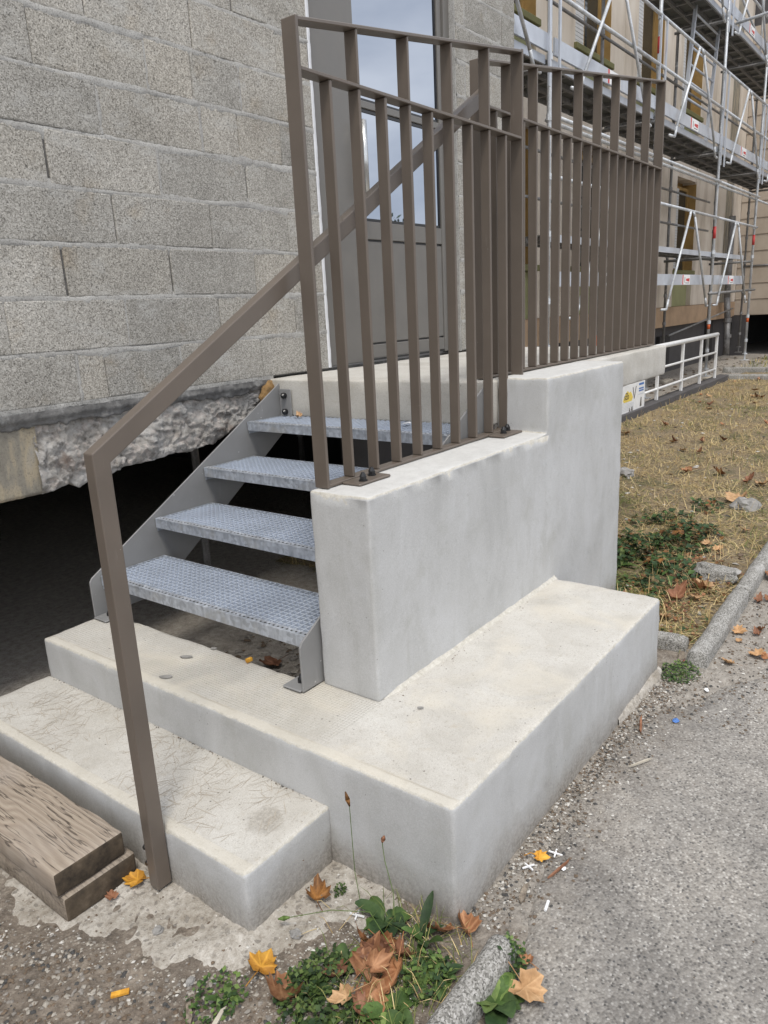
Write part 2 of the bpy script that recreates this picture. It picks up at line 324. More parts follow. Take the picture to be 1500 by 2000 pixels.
def M_leaf(name, a, b, spot=.5, veins=True):
    t = NT(name); n = t.noise(22, 5, .6); v = t.noise(75, 4, .65)
    c = t.ramp(n, [(.28, tuple(q*.72 for q in a)), (.45, a), (.7, b)])
    c = t.mix(t.ramp(v, [(.56, 0.0), (.72, spot)]), c, tuple(x*.5 for x in a))
    c = t.mix(1.0, c, t.ramp(t.objrnd(), [(0, (.72, .70, .70)), (.5, (1, 1, 1)), (1, (1.2, 1.16, 1.1))]), 'MULTIPLY')
    h = t.noise(60, 4)
    if veins:
        oc = t.n('ShaderNodeTexCoord').outputs['Object']; x, y = t.sep(0, oc), t.sep(1, oc); m = None
        for deg in (0, 36, -36, 76, -76):
            ca, sa = math.cos(math.radians(deg)), math.sin(math.radians(deg))
            d = t.math('ABSOLUTE', t.math('SUBTRACT', t.math('MULTIPLY', x, sa), t.math('MULTIPLY', y, ca)))
            fwd = t.math('ADD', t.math('MULTIPLY', x, ca), t.math('MULTIPLY', y, sa))
            d = t.math('ADD', d, t.math('MULTIPLY', t.math('LESS_THAN', fwd, 0.0), 1.0))
            m = d if m is None else t.math('MINIMUM', m, d)
        vl = t.ramp(m, [(.0006, 1.0), (.0022, 0.0)])
        c = t.mix(t.math('MULTIPLY', vl, .3), c, tuple(min(1, q*1.5) for q in b)); h = t.math('ADD', h, t.math('MULTIPLY', vl, .3))
    return t.done(c, .62, t.bump(h, .5, .004), spec=.3)
def M_island(name, stops, rough=.7):
    t = NT(name); return t.done(t.ramp(t.isl, stops), rough, spec=.25)

MT = dict(block=M_block(), mortar=M_mortar(), joint=M_joint(), plaster=M_plaster(), cream1=M_cream('scratched'), cream2=M_cream('imprinted'), cream3=M_cream('plain'), creamw=M_cream('white'),
    taupe=M_taupe(), door=M_taupe('door_grey', (.150, .142, .130)), stringer=M_steelgrey(), galv=M_galv(), grate=M_plain('galvanised_grating', (.56, .61, .69), .42, .10, 6, .35), tube=M_tube(),
    tubedark=M_tube('dark_shaded_steel', (.12, .115, .11), (.27, .265, .26)), deck=M_plain('deck_underside', (.10, .10, .09), .6, .35, 9, .2), alu=M_plain('toe_board_metal', (.53, .56, .61), .45, .12, 5, .4),  # tubedark: inner tubes' shade painted into darker steel, shared by the dark downpipe
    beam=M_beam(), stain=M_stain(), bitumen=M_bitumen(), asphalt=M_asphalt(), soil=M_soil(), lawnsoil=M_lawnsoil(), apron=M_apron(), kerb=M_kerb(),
    wood=M_wood(), woodend=M_wood(True), black=M_plain('black_plastic', (.012, .012, .013), .35, .1), white=M_plain('white_paint', (.72, .72, .71), .5, .1, 12, bump=.15),
    mortarwhite=M_plain('white_render_splash', (.62, .61, .59), .95, .3, 40, bump=1.0), whiteseal=M_plain('white_sealant', (.75, .75, .76), .6, .08, 15), whiteplastic=M_plain('white_plastic', (.82, .82, .82), .4, .03),
    stain_facade=M_stain('stained_facade'), beige=None, steel=M_plain('brushed_steel', (.55, .55, .54), .25, .05, 4, .9), dark=M_plain('void_shade_black', (.03, .028, .027), .9, .2, 3),  # dark: near-black painted for the shade inside voids, recesses and holes
    charcoal=M_plain('charcoal_paint', (.075, .07, .07), .85, .18, 3, bump=.2), green=M_plain('olive_green_panel', (.30, .30, .15), .7, .15, 2.5), sillgreen=M_plain('olive_sill', (.16, .155, .06), .7, .15, 4),
    ochre=M_plain('ochre_timber', (.30, .185, .06), .75, .25, 4), shutter=M_plain('roller_shutter_white', (.58, .58, .575), .6, .06, 3), orange=M_plain('orange_paint', (.62, .12, .03), .6, .15, 12), red=M_plain('red_print', (.55, .05, .05), .5, .1),
    blue=M_plain('blue_print', (.06, .16, .42), .5, .1), yellow=M_plain('yellow_print', (.72, .55, .10), .5, .15), inkgrey=M_plain('dark_ink', (.09, .075, .06), .6, .1), palegrey=M_plain('pale_ink', (.50, .52, .56), .6, .1),
    stone=M_plain('grey_stone', (.26, .25, .235), .9, .35, 20, bump=.6), rubblem=M_kerb(), pinkish=M_plain('plinth_band', (.42, .29, .185), .85, .2, 3, bump=.2), foam=M_plain('aged_foam', (.26, .155, .06), .9, .5, 30, bump=1.0),
    ivory=M_plain('pale_stone_slab', (.42, .38, .31), .9, .2, 8, bump=.3))
def _beige():
    t = NT('beige_render'); s = t.noise(1.5, 5, .62, t.vec((1.6, 1.6, .45))); f = t.noise(40, 4)
    c = t.ramp(s, [(.33, (.44, .375, .30)), (.5, (.61, .535, .445)), (.7, (.70, .635, .55))])
    return t.done(c, .88, t.bump(f, .2, .004))
MT['beige'] = _beige()
t = NT('wing_siding'); s_ = t.noise(1.2, 5, .62, t.vec((1, 1, .5)))
MT['siding'] = t.done(t.ramp(s_, [(.33, (.36, .30, .235)), (.7, (.52, .445, .365))]), .88)
t = NT('door_glass'); MT['glass'] = t.done((.33, .36, .41), .015, None, metal=1.0)
t = NT('window_glass'); MT['wglass'] = t.done((.03, .035, .035), .05, None, spec=.8)

LEAF = [M_leaf('leaf_orange_brown', (.27, .12, .055), (.44, .235, .12)), M_leaf('leaf_tan', (.38, .225, .11), (.55, .36, .20)),
        M_leaf('leaf_yellow', (.50, .23, .03), (.66, .36, .05)), M_leaf('leaf_dark_brown', (.10, .045, .015), (.30, .14, .04), .8), M_leaf('leaf_red_brown', (.17, .075, .04), (.29, .145, .085))]
GREEN = [M_leaf('weed_green', (.045, .085, .02), (.09, .155, .04), .3, False), M_leaf('weed_dark_green', (.022, .048, .016), (.055, .095, .03), .3, False), M_leaf('weed_light_green', (.10, .16, .04), (.18, .24, .07), .3, False)]

# ------------------------------------------------------------------ object helpers
WLOC = {}
def _par(o, parent):
    if parent is not None:
        o.parent = parent
        o.matrix_parent_inverse = Matrix.Translation(-WLOC[parent.name])
def obj(name, me, parent=None, loc=(0, 0, 0), rot=None, kind=None, mats=None):
    if isinstance(me, bmesh.types.BMesh):
        bm = me; me = bpy.data.meshes.new(name); bm.to_mesh(me); bm.free()
    if mats is not None and len(me.materials) == 0:
        for m in (mats if isinstance(mats, (list, tuple)) else [mats]): me.materials.append(m)
    o = bpy.data.objects.new(name, me); C.objects.link(o)
    o.location = loc
    if rot: o.rotation_euler = rot
    WLOC[o.name] = Vector(loc)
    _par(o, parent)
    if kind: o['kind'] = kind
    return o
def thing(name, label, cat, loc=(0, 0, 0), group=None):
    o = bpy.data.objects.new(name, None); C.objects.link(o); o.empty_display_size = .1
    o.location = loc; WLOC[o.name] = Vector(loc); tag(o, label, cat, group); return o
def tag(o, label, cat, group=None):
    o['label'] = label; o['category'] = cat
    if group: o['group'] = group
    return o
def struct(o): o['kind'] = 'structure'; return o

class MB:
    def __init__(s): s.v = []; s.f = []; s.mi = []
    def add(s, vs, fs, mi=0):
        b = len(s.v); s.v += [tuple(x) for x in vs]; s.f += [tuple(b+i for i in f) for f in fs]; s.mi += [mi]*len(fs); return s
    def box(s, x0, x1, y0, y1, z0, z1, mi=0):
        return s.add([(x0,y0,z0),(x1,y0,z0),(x1,y1,z0),(x0,y1,z0),(x0,y0,z1),(x1,y0,z1),(x1,y1,z1),(x0,y1,z1)],
                     [(0,3,2,1),(4,5,6,7),(0,1,5,4),(1,2,6,5),(2,3,7,6),(3,0,4,7)], mi)
    def tube(s, p0, p1, r, n=8, mi=0, r1=None, caps=True):
        p0, p1 = Vector(p0), Vector(p1); d = (p1-p0).normalized()
        a = d.orthogonal().normalized(); b = d.cross(a); r1 = r if r1 is None else r1
        vs = [p0+(a*math.cos(2*math.pi*i/n)+b*math.sin(2*math.pi*i/n))*r for i in range(n)] + [p1+(a*math.cos(2*math.pi*i/n)+b*math.sin(2*math.pi*i/n))*r1 for i in range(n)]
        fs = [(i, (i+1) % n, n+(i+1) % n, n+i) for i in range(n)]
        if caps: fs += [tuple(range(n))[::-1], tuple(range(n, 2*n))]
        return s.add(vs, fs, mi)
    def path(s, pts, r, n=8, mi=0):
        for a, b in zip(pts[:-1], pts[1:]): s.tube(a, b, r, n, mi)
        return s
    def quad(s, a, b, c, d, mi=0): return s.add([a, b, c, d], [(0, 1, 2, 3)], mi)
    def prism(s, poly, axis, a, b, mi=0):    # poly in the two remaining axes
        def P(u, w, k): return {0: (k, u, w), 1: (u, k, w), 2: (u, w, k)}[axis]
        n = len(poly); vs = [P(u, w, a) for u, w in poly] + [P(u, w, b) for u, w in poly]
        fs = [tuple(range(n))[::-1], tuple(range(n, 2*n))] + [(i, (i+1) % n, n+(i+1) % n, n+i) for i in range(n)]
        return s.add(vs, fs, mi)
    def bm(s):
        bm = bmesh.new(); vs = [bm.verts.new(v) for v in s.v]
        for f, m in zip(s.f, s.mi):
            try: fa = bm.faces.new([vs[i] for i in f]); fa.material_index = m
            except ValueError: pass
        bmesh.ops.recalc_face_normals(bm, faces=bm.faces); return bm
    def mesh(s, name, mats, bevel=0, seg=1, smooth=False):
        bm = s.bm()
        if bevel: bmesh.ops.bevel(bm, geom=[e for e in bm.edges if e.is_manifold and e.calc_face_angle(0) > .5], offset=bevel, segments=seg, affect='EDGES', profile=.5)
        if smooth:
            for f in bm.faces: f.smooth = True
        me = bpy.data.meshes.new(name); bm.to_mesh(me); bm.free()
        for m in (mats if isinstance(mats, (list, tuple)) else [mats]): me.materials.append(m)
        return me
    def build(s, name, mats, parent=None, bevel=0, seg=1, smooth=False, kind=None, loc=(0, 0, 0)):
        return obj(name, s.mesh(name, mats, bevel, seg, smooth), parent, loc, kind=kind)

def concrete(name, poly, axis, a, b, parent, side, top, r=.012, amp=.0035, step=.06, seed=0.0, topmin=.75, nseg=3):
    """cast concrete solid: prism, rounded arrises, then sliced fine and made uneven"""
    bm = MB().prism(poly, axis, a, b).bm()
    bmesh.ops.bevel(bm, geom=[e for e in bm.edges if e.calc_face_angle(0) > .3], offset=r, segments=nseg, affect='EDGES', profile=.5)
    lo = [min(v.co[i] for v in bm.verts) for i in range(3)]; hi = [max(v.co[i] for v in bm.verts) for i in range(3)]
    for i in range(3):
        n = max(1, int((hi[i]-lo[i])/step)); no = [0, 0, 0]; no[i] = 1
        for k in range(1, n):
            co = [0, 0, 0]; co[i] = lo[i]+(hi[i]-lo[i])*k/n
            bmesh.ops.bisect_plane(bm, geom=bm.verts[:]+bm.edges[:]+bm.faces[:], plane_co=co, plane_no=no)
    bm.normal_update()
    for f in bm.faces:
        f.smooth = True; f.material_index = 1 if f.normal.z > topmin else 0
    for v in bm.verts:
        p = v.co*1.0 + Vector((seed, seed*2, 0)); n = v.normal
        corner = 1.0 if max(abs(n.x), abs(n.y), abs(n.z)) > .97 else 2.6
        d = noise.noise(p*5)*.6 + noise.noise(p*16)*.45*corner + (noise.noise(p*45)*.5 if corner > 1 else 0)
        v.co += n*d*amp
        if corner > 1:
            ch = noise.noise(p*11+Vector((3, 1, 7)))+.35*noise.noise(p*33)
            if ch > .38: v.co -= n*min(.007, (ch-.38)*.045)
    return obj(name, bm, parent, mats=[side, top])

def heightfield(name, xs, ys, h, mat, parent=None, kind='structure', smooth=True, cut=None):
    X, Y = np.meshgrid(xs, ys, indexing='ij'); nx, ny = X.shape
    Z = np.array([[h(x, y) for y in ys] for x in xs])
    vs = np.stack([X, Y, Z], -1).reshape(-1, 3)
    fs = []
    for i in range(nx-1):
        for j in range(ny-1):
            if cut is not None and max(Z[i, j], Z[i+1, j], Z[i, j+1], Z[i+1, j+1]) < cut: continue
            fs.append((i*ny+j, (i+1)*ny+j, (i+1)*ny+j+1, i*ny+j+1))
    me = bpy.data.meshes.new(name); me.from_pydata(vs.tolist(), [], fs)
    if smooth: me.polygons.foreach_set('use_smooth', [True]*len(fs))
    me.update()
    return obj(name, me, parent, kind=kind, mats=mat)

def nz3(x, y, s, o=0.0): return noise.noise(Vector((x*s+o, y*s+o*1.7, o)))
def fbm(x, y, s, o=0.0): return nz3(x, y, s, o)*.6 + nz3(x, y, s*2.3, o+5)*.3 + nz3(x, y, s*5.1, o+9)*.15
def sstep(a, b, t):
    t = min(1, max(0, (t-a)/(b-a))); return t*t*(3-2*t)

# ------------------------------------------------------------------ GROUND
def axis_pts(lo, hi, fine, far):
    return sorted(set([round(v, 4) for v in np.arange(lo, hi, fine)] + far))
def lawn_mask(x, y):      # 1 inside the lawn
    e = fbm(x, y, 2.5, 3)*.08
    return min(sstep(3.25, 3.5, x+e), sstep(.80, .87, y+e*.3), sstep(3.62, 3.5, y))
def asph_mask(x, y):
    e = fbm(x, y, 6, 1)*.06
    yb = np.interp(x, [.2, 1.40, 1.45, 1.62, 2.0, 2.4, 2.7, 2.95, 3.3, 4.0, 6.0, 20], [.70, .70, .74, .80, .85, .87, .85, .70, .54, .47, .50, .50])
    return sstep(-.06, .06, yb + e - y)
XB = ([1.0, 1.08, 1.15, 1.2, 1.25, 1.3, 1.49, 1.65, 1.87, 2.17, 3.2], [1.36, 1.24, 1.15, 1.06, .96, .88, .79, .75, .68, .69, .68])
def apron_mask(x, y):
    if y < .98: return 0
    xb = float(np.interp(y, *XB)); return sstep(-.07, .10, x - xb + fbm(x, y, 9, 2)*.10 + nz3(x, y, 34, 5)*.025)
def gz(x, y):
    if x > 30 or x < -3 or y > 12 or y < -4: return 0.0
    return fbm(x, y, 3.5)*.012 + nz3(x, y, 22, 4)*.005
def ground_h(x, y):
    z = gz(x, y)
    if 1.41 < x < 2.93 and .93 < y < 2.88: z = min(z, -.01)
    if y < .9: z -= .022*sstep(.45, 1, asph_mask(x, y))
    return z
gx = axis_pts(.2, 3.6, .025, [-300, -60, -12, -4, -2, -1, -.4, 0]+[round(v, 3) for v in np.arange(3.6, 12, .2)]+[13, 14, 16, 18, 20, 24, 30, 60, 300, 700])
gy = axis_pts(.3, 3.1, .025, [-300, -60, -12, -4, -1.5, -.5, 0]+[round(v, 3) for v in np.arange(3.1, 7, .2)]+[8, 10, 14, 40, 300])
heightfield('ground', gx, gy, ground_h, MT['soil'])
ax_ = axis_pts(.2, 3.6, .022, [-300, -40, -6, -1]+[round(v, 3) for v in np.arange(3.6, 9, .1)]+[10, 12, 15, 20, 26, 40, 300])
ay_ = axis_pts(.30, .95, .018, [-300, -40, -8, -3, -1, -.4, 0, .12, .2])
heightfield('asphalt_path', ax_, ay_, lambda x, y: -.030 + .035*asph_mask(x, y) + (fbm(x, y, 4, 6)*.004 + nz3(x, y, 30, 2)*.0015 if -3 < x < 20 else 0), MT['asphalt'], cut=-.0295)
lx = [round(v, 3) for v in np.arange(3.1, 6.5, .05)] + [round(v, 3) for v in np.arange(6.5, 17, .2)]
ly = [round(v, 3) for v in np.arange(.7, 3.75, .05)]
def lawn_h(x, y): return -.03 + .055*lawn_mask(x, y) + fbm(x, y, 1.7, 8)*.02 + nz3(x, y, 14, 1)*.008
heightfield('lawn', lx, ly, lawn_h, MT['lawnsoil'], cut=-.03)
apx = [round(v, 3) for v in np.arange(.6, 1.5, .012)]; apy = [round(v, 3) for v in np.arange(.95, 2.4, .012)]
def apron_h(x, y): return -.03 + apron_mask(x, y)*(.034 + .006*sstep(.9, 1.04, x)*sstep(1.2, 1.35, y) + fbm(x, y, 12, 3)*.014 + nz3(x, y, 48, 3)*.005)
heightfield('concrete_apron', apx, apy, apron_h, MT['apron'], cut=-.026)
# far strip of ground beyond the lawn, edged by two low kerbs
def zat(x, y):
    return max(ground_h(x, y), (-.030+.035*asph_mask(x, y)) if y < .95 else -1, lawn_h(x, y) if 3.1 < x < 17 and .7 < y < 3.75 else -1, apron_h(x, y) if .6 < x < 1.5 and .95 < y < 2.4 else -1)

# ------------------------------------------------------------------ BLOCK BUILDING
YW = 2.97
bld = thing('block_building', 'rough grey concrete block wall of an unfinished building with a glazed door', 'building', (3.0, YW, 1.29))
ROWZ = [1.295 + .2155*i for i in range(0, 19)]
PITCH = .5375
def in_door(x0, x1, z0): return x1 > 3.37 and x0 < 4.88 and z0 < 4.6
# recessed core behind the joints
core = MB()
core.box(-2.0, 3.372, YW+.0075, YW+.20, 1.292, 5.4); core.box(4.878, 5.73, YW+.0075, YW+.20, 1.292, 5.4); core.box(3.372, 4.878, YW+.0075, YW+.20, 4.66, 5.4)
core.build('wall', MT['joint'], bld)
blk_cache = {}
def block_mesh(L, v):
    k = (round(L, 2), v)
    if k not in blk_cache:
        bm = MB().box(-L/2, L/2, 0, .10, -.1015, .1015).bm()
        bmesh.ops.bevel(bm, geom=[e for e in bm.edges if all(abs(x.co.y) < 1e-6 for x in e.verts)], offset=.006, segments=2, affect='EDGES', profile=.6)
        rr = random.Random(v*7+int(L*100))
        for vert in bm.verts:
            vert.co.x += rr.uniform(-.002, .002); vert.co.z += rr.uniform(-.002, .002)
        me = bpy.data.meshes.new('block'); bm.to_mesh(me); bm.free(); me.materials.append(MT['block']); blk_cache[k] = me
    return blk_cache[k]
mort_cache = []
for ri, z0 in enumerate(ROWZ):
    off = 1.77 if ri % 2 == 0 else 2.04
    k0 = -7
    edges = [off + PITCH*k for k in range(-6, 8)]
    extra = {0: [1.90], 5: [2.81], 6: [2.55], 3: [2.92]}.get(ri, [])
    for (lo, hi) in ((-1.6, 3.372), (4.878, 5.726)) if z0 < 4.6 else ((-1.6, 5.726),):
        cuts = sorted([lo, hi] + [e+rnd.uniform(-.008, .008) for e in edges if lo+.06 < e < hi-.06] + [e for e in extra if lo < e < hi])
        for a, b in zip(cuts[:-1], cuts[1:]):
            g = .0015
            L = b-a-2*g
            obj('block', block_mesh(L, rnd.randint(0, 3)), bld, ((a+b)/2, YW+rnd.uniform(-.002, .002), z0+.1045), (rnd.uniform(-.004, .004), rnd.uniform(-.003, .003), rnd.uniform(-.003, .003)))
        # smeared bed joint above this course, ragged on both sides
        n = int((hi-lo)/.011); mbv = []; 
        for i in range(n+1):
            x = lo+(hi-lo)*i/n
            w1 = .012+max(0, fbm(x, z0, 4, 1)+.25)*.045+abs(nz3(x, z0, 26, 2))*.012; w2 = .011+max(0, fbm(x, z0, 3, 7)+.2)*.04+abs(nz3(x, z0, 31, 8))*.012
            zc = z0+.2085+nz3(x, z0, 2, 4)*.003
            dy = .0002+fbm(x, z0, 16, 3)*.0045+nz3(x, z0, 70, 3)*.0025
            mbv += [(x, YW+.006, zc-w1), (x, YW+dy, zc-w1*.45), (x, YW+dy-.001, zc+w2*.4), (x, YW+.006, zc+w2)]
        fs = [(4*i+j, 4*i+4+j, 4*i+5+j, 4*i+1+j) for i in range(n) for j in range(3)]
        MB().add(mbv, fs).build('mortar_joint', MT['mortar'], bld, smooth=True)
    # some upright joints are buttered over
    for e in edges:
        if (-1 < e < 3.3 or 4.95 < e < 5.6) and rnd.random() < .3:
            n = 12; mbv = []
            for i in range(n+1):
                z = z0+.005+.195*i/n; w = .008+abs(fbm(z, e, 12, 3))*.028; dy = -.0002+fbm(z, e, 26)*.0045
                mbv += [(e-w, YW+.004, z), (e-w*.4, YW+dy, z), (e+w*.4, YW+dy, z), (e+w, YW+.004, z)]
            fs = [(4*i+j, 4*i+4+j, 4*i+5+j, 4*i+1+j) for i in range(n) for j in range(3)]
            MB().add(mbv, fs).build('mortar_joint', MT['mortar'], bld, smooth=True)
# floor slab, underside and side walls of the crawl space
MB().box(-2.0, 5.73, YW+.12, 10.0, 1.02, 1.285).build('floor_slab', MT['stone'], bld)
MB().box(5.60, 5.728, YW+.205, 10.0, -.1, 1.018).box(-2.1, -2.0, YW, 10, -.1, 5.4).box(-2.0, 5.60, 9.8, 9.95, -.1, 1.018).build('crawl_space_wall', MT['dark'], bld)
MB().box(5.60, 5.729, YW+.205, 10.0, 1.29, 5.4).build('side_wall', MT['beige'], bld)
MB().tube((2.62, 3.35, 0), (2.62, 3.35, 1.01), .022, 8).build('crawl_space_prop', MT['tubedark'], bld)
MB().box(4.2, 5.58, 3.6, 3.64, .0, .85).build('crawl_space_panel', MT['charcoal'], bld)
# thin old mortar band on top of the broken edge
def rocky(p):
    ds, ps = noise.voronoi(p)
    return noise.noise(ps[0]*3.1)*.9 + (p-ps[0]).dot(Vector((noise.noise(ps[0]*2), noise.noise(ps[0]*2+Vector((7, 0, 0))), noise.noise(ps[0]*2+Vector((0, 9, 0))))))*1.6
def band(name, mat, x0, x1, ztop, zbot, depth, rough, parent, seed, y0=YW):
    st_ = .007 if rough > .006 else .014; nx = int((x1-x0)/st_); nzs = max(4, int((ztop(0)-zbot(x0))/st_)); vs = []; fs = []
    for i in range(nx+1):
        x = x0+(x1-x0)*i/nx; zt, zb = ztop(x), zbot(x)
        for j in range(nzs+1):
            u = j/nzs; z = zt+(zb-zt)*u
            y = y0 - depth(x, z) - rough*(fbm(x, z, 6, seed)*1.0 + (rocky(Vector((x*13+nz3(x, z, 20), seed, z*16)))*.55 + rocky(Vector((x*34, seed, z*40)))*.28 if rough > .02 else abs(fbm(x, z, 17, seed+4))*.9) + nz3(x, z, 90, seed)*.16)
            vs.append((x, y, z))
        vs.append((x, y0+.14, zb+.012))
    m = nzs+2
    fs = [(i*m+j, (i+1)*m+j, (i+1)*m+j+1, i*m+j+1) for i in range(nx) for j in range(m-1)]
    return MB().add(vs, fs).build(name, mat, parent, smooth=True)
zb1 = lambda x: float(np.interp(x, [-2, 1.34, 1.5, 1.66, 1.70, 1.76, 1.9, 2.17, 2.3, 2.45, 2.62, 2.9, 5.7], [.94, .945, .945, .96, .93, .955, .975, .99, .985, 1.0, 1.06, 1.10, 1.10])) + fbm(x, 0, 9, 4)*.022
band('slab_lip', MT['mortar'], -2, 2.90, lambda x: 1.301, lambda x: 1.277+fbm(x, 2, 8, 1)*.014+nz3(x, 1, 45)*.007, lambda x, z: .006, .009, bld, 1)
band('old_mortar_band', MT['bitumen'], -2, 2.90, lambda x: 1.283, lambda x: 1.228+fbm(x, 1, 6, 2)*.035+nz3(x, 3, 38)*.012, lambda x, z: .004+.012*(z > 1.25), .016, bld, 2)
band('broken_edge_beam', MT['beam'], 1.525, 2.98, lambda x: 1.235, lambda x: zb1(x), lambda x, z: -.012+.014*math.sin(max(0, min(1, (1.235-z)/.27))*2.4), .026, bld, 5)
band('stained_edge_beam', MT['stain'], -2, 1.54, lambda x: 1.235, lambda x: .945+nz3(x, 1, 9)*.006+nz3(x, 1, 40)*.003, lambda x, z: -.004, .004, bld, 6)
MB().add([(0,0,0)], []); 
# foam lump squeezed out beside the landing
bm = bmesh.new(); bmesh.ops.create_icosphere(bm, subdivisions=3, radius=1)
for v in bm.verts:
    n = v.co.normalized(); v.co = n*(1+.35*noise.noise(n*2.5)+.15*noise.noise(n*6)); v.co = Vector((v.co.x*.045, v.co.y*.03, v.co.z*.06))
    v.co.x += v.co.z*.5
for f in bm.faces: f.smooth = True
obj('foam_lump', bm, bld, (2.83, YW-.025, 1.215), mats=MT['foam'])
# sealant strips beside the door
MB().box(4.866, 4.8765, YW+.003, 3.06, 1.292, 4.64).build('door_reveal', MT['mortar'], bld)
sv = []; n = 160
for (xa, y, sgn) in ((3.372, YW+.004, 1), (4.868, YW+.055, -1)):
    vs = []
    for i in range(n+1):
        z = 1.30+3.3*i/n; w = .032+fbm(z, xa, 9, 1)*.014
        vs += [(xa-.004*sgn, y-.003, z), (xa+w*.6*sgn, y-.005+nz3(z, xa, 30)*.002, z), (xa+w*sgn, y+.035, z)]
    MB().add(vs, [(3*i+j, 3*i+3+j, 3*i+4+j, 3*i+1+j) for i in range(n) for j in range(2)]).build('sealant_strip', MT['whiteseal'], bld, smooth=True)
# door
YD = 3.045
door = MB()
door.box(3.375, 3.46, YD-.03, YD+.05, 1.29, 4.60)                 # outer frame
door.box(4.80, 4.876, YD-.03, YD+.05, 1.29, 4.60)
door.box(3.463, 3.845, YD-.012, YD+.04, 1.30, 4.60)               # wide fixed stile
door.box(4.745, 4.797, YD-.012, YD+.04, 1.30, 4.60)
door.box(3.848, 4.742, YD-.010, YD+.04, 2.045, 2.15)              # lock rail
door.box(3.848, 4.742, YD-.010, YD+.04, 2.79, 2.83)               # transom bar
door.box(3.848, 4.742, YD-.010, YD+.04, 1.315, 1.40)
dr = door.build('door', MT['door'], bld, bevel=.003)
MB().box(3.848, 4.742, YD-.004, YD+.03, 1.412, 2.033).build('door_panel', MT['door'], dr, bevel=.002)
for gb in ((3.846, 4.744, YD+.004, YD+.035, 1.402, 1.410), (3.846, 4.744, YD+.004, YD+.035, 2.035, 2.043), (3.86, 4.73, YD-.011, YD-.009, 1.302, 1.313), (3.849, 4.741, YD+.001, YD+.03, 2.833, 2.846),
           (3.849, 4.741, YD+.001, YD+.03, 2.770, 2.787), (3.849, 4.741, YD+.001, YD+.03, 2.153, 2.168), (4.728, 4.742, YD, YD+.03, 2.17, 2.768), (4.728, 4.742, YD, YD+.03, 2.848, 4.5)):
    MB().box(*gb).build('gasket', MT['black'], dr)
for z0, z1 in ((2.17, 2.768), (2.848, 4.55)):
    MB().box(3.850, 4.727, YD+.006, YD+.02, z0, z1).build('glass_pane', MT['glass'], dr)
h = MB(); h.tube((3.82, YD-.075, 2.28), (3.82, YD-.075, 2.70), .017, 14)
for z in (2.34, 2.64): h.tube((3.82, YD-.075, z), (3.82, YD-.012, z), .009, 8)
h.build('handle', MT['steel'], dr, smooth=True)
MB().box(3.868, 3.90, YD-.035, YD-.010, 2.26, 2.72).build('handle_backplate', MT['black'], dr)

# ------------------------------------------------------------------ CONCRETE STEPS
st = thing('concrete_steps', 'pale grey rendered concrete steps with low side wall and landing before the door', 'steps', (2.2, 1.6, 0))
concrete('lower_step', [(1.045, -.05), (1.045, .197), (1.39, .197), (1.39, -.05)], 1, 1.335, 2.905, st, MT['plaster'], MT['cream1'], .012, .004, .032, 1)
concrete('upper_step', [(1.383, .897), (1.383, 2.895), (1.70, 2.895), (1.70, 1.66), (3.06, 1.66), (3.06, .897)], 2, -.05, .367, st, MT['plaster'], MT['cream2'], .012, .004, .032, 2)
concrete('side_wall', [(1.712, .362), (1.712, 1.06), (2.975, 1.06), (2.975, 1.298), (3.885, 1.298), (3.885, -.05), (3.068, -.05), (3.068, .362)], 1, 1.387, 1.632, st, MT['plaster'], MT['creamw'], .011, .003, .035, 3)
concrete('landing', [(2.93, 1.635), (2.86, YW-.004), (5.40, YW-.004), (5.40, 1.635)], 2, 1.085, 1.284, st, MT['cream3'], MT['cream3'], .012, .004, .06, 4)
from mathutils.bvhtree import BVHTree
_lo = bpy.data.objects['lower_step']; _bm = bmesh.new(); _bm.from_mesh(_lo.data); _bv = BVHTree.FromBMesh(_bm)
rr = random.Random(5); scr = MB()
for i in range(800):
    x, y = rr.uniform(1.09, 1.37), rr.uniform(1.38, 2.85)
    if fbm(x, y, 3, 4)+rr.uniform(-.25, .35) < 0: continue
    a = rr.choice((.5, 1.2, 2.0, 2.7, 3.0))+rr.gauss(0, .2); L = rr.uniform(.025, .085); w = rr.uniform(.0005, .0012); vs = []
    for k in range(5):
        px, py = x+math.cos(a)*L*(k/4-.5), y+math.sin(a)*L*(k/4-.5)
        if not (1.065 < px < 1.38 and 1.36 < py < 2.88): vs = None; break
        for sg_ in (-1, 1):
            qx, qy = px-math.sin(a)*w*sg_*(1-abs(k/2-1)*.6), py+math.cos(a)*w*sg_*(1-abs(k/2-1)*.6)
            hit = _bv.ray_cast(Vector((qx, qy, .5)), Vector((0, 0, -1)))[0]; vs.append((qx, qy, hit.z+.0007))
    if vs: scr.add(vs, [(2*k, 2*k+2, 2*k+3, 2*k+1) for k in range(4)])
scr.build('scratch_marks', M_plain('scratched_laitance', (.385, .335, .27), .95, .25, 30), st, kind='stuff'); _bm.free()
